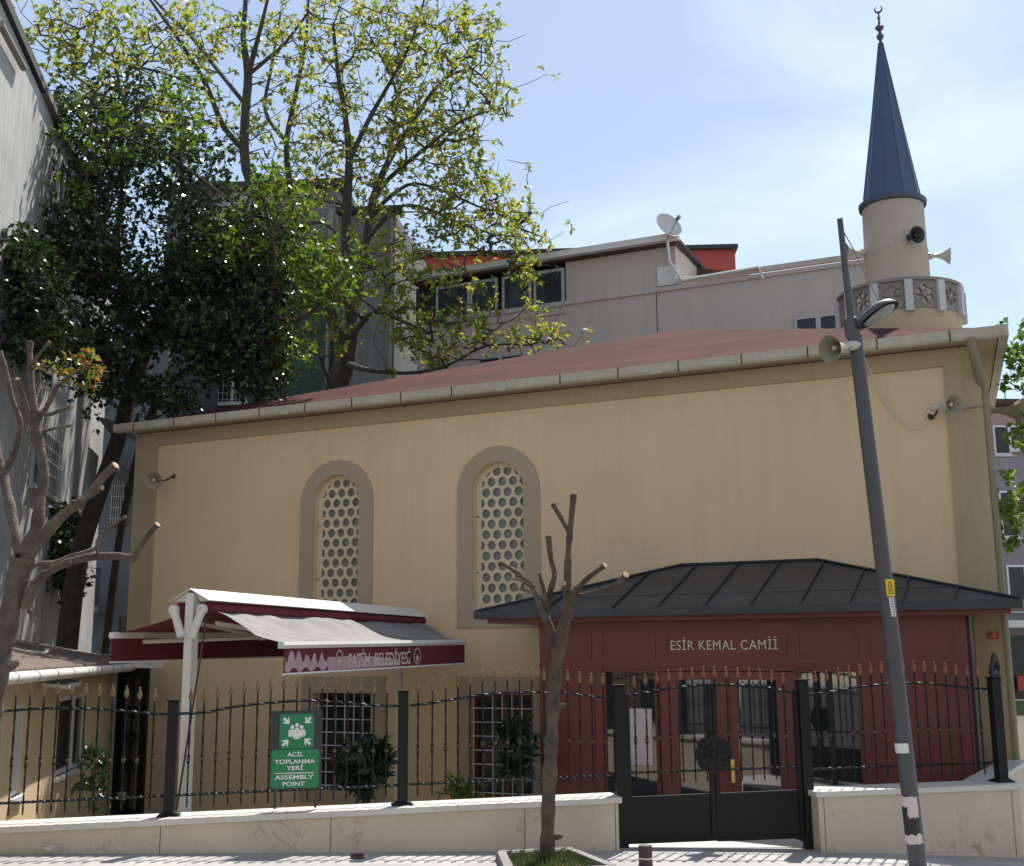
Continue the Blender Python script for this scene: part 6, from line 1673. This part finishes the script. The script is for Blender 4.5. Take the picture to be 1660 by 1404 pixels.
# fresher green sprays in front of it
rng = np.random.default_rng(23)
FB = [(150,215,(70,60),Y1-1.2,.8,26), (300,225,(60,40),Y1-1.2,.8,16), (430,300,(50,30),Y1-1.6,.8,20), (480,340,(40,30),Y1-1.6,.8,18), (380,390,(50,30),Y1-2,.8,14), (500,400,(45,40),Y1-1.8,.8,22), (520,470,(45,40),Y1-2,.8,22), (560,440,(30,30),Y1-2,.8,12), (130,300,(40,30),Y1-1.5,.6,8), (470,570,(25,30),Y1-2,.5,8), (300,150,(60,30),Y1-1,.8,12)]
att = blob_pts(FB, rng)
limbs = [limb([(170,1060,Y1,6), (200,840,Y1,6), (260,640,Y1-.4,5.5), (380,560,Y1-1,5), (440,480,Y1-1.4,4), (440,380,Y1-1.6,3), (420,300,Y1-1.6,2)]), limb([(420,510,Y1-1.2,3.6), (480,520,Y1-1.6,3), (520,490,Y1-1.8,3), (545,440,Y1-2,2)]), limb([(440,380,Y1-1.6,3), (340,300,Y1-1.5,2.5), (250,240,Y1-1.3,2), (160,215,Y1-1.2,1.5)])]
make_tree('spring_tree', 'smaller fresh green tree whose sprays hang in front of the dark evergreen', 'tree', limbs, att, M['barkdark'], M['midleaf'], 9, 3, .15, .13, 6, r_tip=.008, rmax=.04, asp=.5)

# ================================================================ RIGHT EDGE TREE
limbs = [limb([(1760,1200,15,12), (1755,900,15,11), (1745,700,15,9), (1730,560,15,7)]), limb([(1752,850,15,5), (1700,820,14.8,3), (1650,815,14.6,2)]), limb([(1745,700,15,5), (1700,640,14.8,3), (1655,600,14.7,2)]), limb([(1745,720,15,4), (1700,700,14.8,2.5), (1660,690,14.7,1.5)])]
rng = np.random.default_rng(24)
att = blob_pts([(1655,590,(30,50),14.8,.6,20), (1665,700,(32,30),14.8,.6,20), (1650,815,(30,45),14.8,.6,30), (1730,650,(60,150),15,1,90), (1652,540,(10,20),14.8,.3,5), (1645,880,(14,20),14.8,.3,6)], rng)
make_tree('plane_tree', 'light green tree whose leafy sprays enter at the right edge beside the mosque corner', 'tree', limbs, att, M['bark2'], M['rtleaf'], 10, 2, .10, .10, 6, r_tip=.004, rmax=.03, asp=.7)

# ================================================================ POLLARDED STREET TREES
def pollard(name, label, limbs, stubs, Y, wood, group, thin=1.0):
    base = Vector(limbs[0][0][0]); o = empty(name, base); tag(o, label, 'tree', group)
    mb = MB()
    rnd = random.Random(7)
    for pts, rad in limbs:
        P = [Vector(p) for p in pts]; n = len(P); dense = []; dr = []
        for i in range(n-1):
            m = max(3, int((P[i+1]-P[i]).length/.05))
            for k in range(m):
                t = k/m; a = P[max(0, i-1)]; b_ = P[i]; c = P[i+1]; d = P[min(n-1, i+2)]
                dense.append(.5*((2*b_)+(-a+c)*t+(2*a-5*b_+4*c-d)*t*t+(-a+3*b_-3*c+d)*t**3)); dr.append(lerp(rad[i], rad[i+1], t)*thin*(1+.10*math.sin(i*5+k*1.1)+rnd.uniform(-.10, .10)))
        dense.append(P[-1]); dr.append(rad[-1]*1.05)
        mb.tube(dense, dr, 12)
        for q, r_ in zip(dense[3:-1:4], dr[3:-1:4]):     # little knobs and spurs
            if rnd.random() < .5 and r_ < .09:
                d_ = Vector((rnd.uniform(-1, 1), rnd.uniform(-1, .2), rnd.uniform(-.2, 1))).normalized(); mb.tube([q, q+d_*(r_*1.5), q+d_*(r_*2.0)], [r_*.55, r_*.4, r_*.2], 7)
    mb.build('trunk', wood, o, smooth=True, world=True)
    for (p, d, r_) in stubs:
        r_ = r_*thin; m = MB(); m.lathe([(r_*1.02, 0), (r_*.98, .006), (0.0001, .008)], 12, o=Vector(p)+d*.002, axis=d); m.build('cut_end', M['cutwood'], o, world=True)
    return o
def PL(pts, Y, dy=0):
    n = len(pts); return limb([(a, b_, Y+dy*(i/(n-1) if n > 1 else 0), r_) for i, (a, b_, r_) in enumerate(pts)])
def end_stub(l):
    P, Rr = l; a = Vector(P[-2]); b_ = Vector(P[-1]); return (b_, (b_-a).normalized(), Rr[-1]*1.05)
YT = 10.25
L = [PL([(886,1412,14.5), (887,1395,13.5), (889,1300,13), (894,1200,11.5), (899,1110,11.5), (905,1048,13.5)], YT),
 PL([(905,1055,12), (914,1010,12), (922,980,11.5), (927,955,9)], YT, -.05),
 PL([(922,975,8), (920,945,7.5), (921,900,6), (924,862,5.5), (930,802,5.5)], YT, -.1),
 PL([(923,862,5), (912,843,4.5), (897,818,4.5)], YT-.1, .1),
 PL([(927,962,7), (940,950,5.2), (957,934,4.6), (980,917,4.8)], YT, -.25),
 PL([(930,968,6), (945,964,3.2), (965,958,2.6), (990,950,2.4), (1004,943,4.6), (1014,932,6)], YT, -.35),
 PL([(920,975,5), (915,955,4.5), (914,946,4.5)], YT, -.25),
 PL([(903,1050,9), (893,1020,7.5), (886,1000,7), (888,975,6), (893,955,5.5), (899,932,4.6), (893,905,4.8), (889,870,5)], YT, .15),
 PL([(887,985,4), (881,955,3.4), (876,938,2.8), (874,928,2.4)], YT, -.1),
 PL([(888,1008,6), (876,985,4.6), (866,960,4.4), (858,945,4.6), (840,930,4), (822,918,3.6), (808,912,4.4)], YT, -.2),
 PL([(858,950,2.4), (846,942,1.6), (828,938,1.3)], YT-.15, -.1), PL([(882,972,2.4), (868,962,1.8), (850,957,1.5), (832,954,1.4)], YT-.1, -.1)]
pollard('pollarded_tree', 'pollarded leafless street tree standing in the grassy pit left of the gate', L, [end_stub(L[i]) for i in (2, 3, 4, 5, 6, 7, 9)], YT, M['bark'], 'pollarded street trees', .9)
YL = 8.9
L = [PL([(-45,1500,30), (-30,1300,27), (-14,1150,25), (-2,1080,23.5), (12,1010,22), (26,950,20), (36,905,20)], YL),
 PL([(40,985,11), (58,945,9.5), (78,928,9), (105,914,8.5), (140,904,8), (180,901,7.5), (218,905,7)], YL, -.3),
 PL([(215,908,6.5), (226,888,6), (240,868,5.6), (255,851,5.6)], YL-.3, -.1),
 PL([(44,925,7), (60,914,6), (85,913,5.5), (115,902,5), (142,894,4.6), (158,888,4.2)], YL, .2),
 PL([(157,888,3.6), (160,872,3.6), (176,856,3.4), (203,838,3.2)], YL+.2, .1),
 PL([(42,905,14), (66,875,12), (95,842,10.5), (128,815,9.5), (152,793,9), (168,772,8), (187,755,7.5)], YL, -.25),
 PL([(128,812,5), (150,802,5), (165,791,4.6)], YL-.15, -.15),
 PL([(38,900,15), (56,862,12), (66,810,11), (70,760,11), (62,715,11), (57,672,10)], YL, .1),
 PL([(57,675,8), (52,630,7), (49,590,6.5), (48,556,7)], YL+.1, .1),
 PL([(34,900,13), (22,850,11), (12,800,10), (4,765,9.5), (-8,720,9)], YL, .3),
 PL([(5,770,7), (22,738,6.5), (32,700,6.2), (32,680,5.5), (18,640,5), (10,600,4.6), (0,570,4.4)], YL+.1, .1),
 PL([(53,690,5.5), (42,655,4.6), (34,632,4.2), (28,615,4)], YL+.1, -.2),
 PL([(60,680,6), (74,662,5.4), (86,640,5), (94,624,5)], YL+.1, .0),
 PL([(62,668,5), (80,672,5), (100,664,4.4), (116,660,4)], YL+.1, -.2),
 PL([(68,700,3.4), (90,694,2.8), (116,690,2.6)], YL+.1, -.1),
 PL([(52,590,4), (66,572,3.5), (80,555,3.6)], YL+.15, 0),
 PL([(46,990,4), (60,1010,3), (58,1005,3)], YL-.1, -.05)]
pollard('pollarded_tree', 'large pollarded street tree with many sawn limbs at the left edge of the picture', L, [end_stub(L[i]) for i in (2, 4, 5, 6, 8, 11, 12, 13, 15)], YL, M['barkred'], 'pollarded street trees', .78)
rng = np.random.default_rng(31)
e = blob_pts([(135,580,(28,14),YL+.05,.12,16), (150,600,(18,12),YL,.12,10), (100,596,(20,10),YL,.1,6), (130,620,(35,12),YL,.1,7), (68,592,(14,12),YL,.1,4), (150,630,(14,12),YL,.1,5)], rng)
base = Vector(e[0]); o = empty('young_shoots', base); tag(o, 'sprig of orange and green young leaves on the left pollarded tree', 'leaves')
mb, ends = tree_mesh([PL([(94,626,3), (110,612,1.8), (130,600,1.4), (145,585,1)], YL), PL([(94,626,2), (76,632,1.8), (64,610,1.4), (66,590,1)], YL)], e, rng, .0018, wander=.1, rmax=.006); mb.build('stems', M['barkred'], o, world=True)
v, f = leaf_arrays(ends, 1, .015, .055, rng, 5, .1, .5); np_mesh('leaves', v, f, M['orleaf'], o, base)
# ivy hanging on the pale wall
rng = np.random.default_rng(33)
ev = []
for _ in range(260):
    px = rng.normal(101, 9); py = rng.uniform(825, 960); y_, z_ = WB.hit(px, py, -.12); ev.append(tuple(WB.w(y_, -.12-rng.uniform(0, .25), z_)))
base = Vector(ev[0]); o = empty('ivy', base); tag(o, 'strip of ivy climbing the sunlit pale building wall', 'plant')
v, f = leaf_arrays(np.array(ev), 2, .1, .13, rng, 4, .3, .8); np_mesh('leaves', v, f, M['dkleaf'], o, base)

# ================================================================ COURTYARD PLANTS
def bush(name, label, px, py, Y, rp, n, leafm, size, seed, stem_px, pot=None, asp=.35, ros=7, cat='plant'):
    rng = np.random.default_rng(seed); b0 = at_y(stem_px, py, Y); b0.z = CZ
    o = empty(name, b0); tag(o, label, cat)
    att = blob_pts([(px, py, rp, Y, rp[0]*Y/F_PX*.8, n)], rng)
    zb_ = CZ+(.3 if pot else 0)
    top_ = at_y(px, py, Y); P = [(b0.x, b0.y, zb_), tuple(Vector((b0.x, b0.y, zb_)).lerp(top_, .5)), tuple(top_)]
    mb, ends = tree_mesh([(P, [.025, .02, .012])], att, rng, .004, wander=.1, rmax=.02); mb.build('stems', M['bark2'], o, world=True)
    v, f = leaf_arrays(ends, 2, .04, size, rng, ros, -.1, asp); np_mesh('leaves', v, f, leafm, o, b0)
    return o, b0
bush('oleander_bush', 'dark broad leaved bush in front of the barred window beside the assembly sign', 590, 1240, 14.8, (46, 42), 62, M['bushleaf'], .19, 41, 588)
bush('oleander_bush', 'dark leafy bush in front of the barred window next to the porch', 838, 1215, 14.6, (40, 50), 46, M['bushleaf'], .15, 42, 842)
bush('low_shrub', 'low green shrub behind the coping left of the second barred window', 745, 1278, 13.5, (24, 12), 40, M['midleaf'], .07, 43, 745)
o, b0 = bush('potted_plant', 'thin leggy plant in a turquoise tub by the yellow house wall', 150, 1255, 13.6, (26, 50), 34, M['bushleaf'], .09, 44, 160, pot=True)
def pot(px, Y, r_, h, mat, label):
    c = at_y(px, 1300, Y); o = empty('plant_pot', (c.x, c.y, CZ)); tag(o, label, 'pot')
    b = MB(); b.lathe([(r_*.75, 0), (r_, h-.03), (r_*1.08, h-.03), (r_*1.08, h), (r_*.95, h), (r_*.9, h-.05)], 20); b.build('pot', mat, o, smooth=True)
    b = MB(); b.lathe([(r_*.93, h-.06), (.0001, h-.05)], 20); b.build('soil', M['soil'], o)
pot(163, 13.6, .17, .30, M['plastic_t'], 'turquoise plastic tub by the yellow house behind the fence')
pot(186, 13.9, .12, .28, M['plastic_r'], 'red plastic pot beside the turquoise tub')
pot(590, 14.8, .22, .42, M['terra'], 'terracotta pot under the bush beside the assembly sign')
c = at_y(470, 1300, 12.4); pl = FE.root('planter_box'); pl.location = (c.x, c.y, CZ); tag(pl, 'long dark planter box behind the fence below the assembly sign', 'planter')
b = MB(); b.plate([[(-.45, 0), (.75, 0), (.78, .42), (-.48, .42)]], -.14, .14); b.build('box', M['board'], pl); MB().box(-.5, .8, -.16, .16, .421, .45).build('rim', M['iron'], pl)

# ================================================================ PERSON far down the side street
pp = at_y(1662, 1250, 31.0); per = empty('person', pp); tag(per, 'person in black clothes standing at the right edge far down the side street', 'person')
H = 1.72
J = {0: (0,0,.93), 1: (0,0,1.12), 2: (0,0,1.38), 3: (0,0,1.50), 4: (0,-.01,1.63), 5: (-.10,0,.90), 6: (-.11,-.01,.48), 7: (-.11,0,.08), 8: (-.11,-.13,.03), 9: (.10,0,.90), 10: (.11,-.01,.48), 11: (.11,0,.08), 12: (.11,-.13,.03), 13: (-.19,0,1.38), 14: (-.23,.02,1.1), 15: (-.22,-.06,.86), 16: (.19,0,1.38), 17: (.23,.02,1.1), 18: (.22,-.06,.86)}
E_ = [(0,1),(1,2),(2,3),(3,4),(0,5),(5,6),(6,7),(7,8),(0,9),(9,10),(10,11),(11,12),(2,13),(13,14),(14,15),(2,16),(16,17),(17,18)]
Rr = {0:.13,1:.12,2:.13,3:.055,4:.10,5:.10,6:.06,7:.045,8:.035,9:.10,10:.06,11:.045,12:.035,13:.06,14:.042,15:.03,16:.06,17:.042,18:.03}
me = bpy.data.meshes.new('body'); me.from_pydata([J[i] for i in range(19)], E_, []); bo = bpy.data.objects.new('body', me); COL.objects.link(bo)
bo.modifiers.new('skin', 'SKIN'); bo.modifiers.new('sub', 'SUBSURF').levels = 2
for i, sv in enumerate(me.skin_vertices[0].data): sv.radius = (Rr[i], Rr[i]*.8)
me.skin_vertices[0].data[0].use_root = True
me.materials.append(M['cloth'])
dg = bpy.context.evaluated_depsgraph_get(); m2 = bpy.data.meshes.new_from_object(bo.evaluated_get(dg)); bpy.data.objects.remove(bo)
m2.materials.clear(); m2.materials.append(M['cloth']); m2.materials.append(M['skin'])
for p_ in m2.polygons:
    p_.use_smooth = True
    if p_.center.z > 1.50 and p_.center.z < 1.70 or (p_.center.z < .90 and abs(p_.center.x) > .19 and p_.center.z > .78): p_.material_index = 1
bo = bpy.data.objects.new('body', m2); COL.objects.link(bo); bo.parent = per
b = MB(); b.lathe([(.0001, .12), (.06, .105), (.098, .05), (.102, 0), (.09, -.04)], 16, o=(0, .012, 1.66)); b.build('hair', M['black'], per, smooth=True)
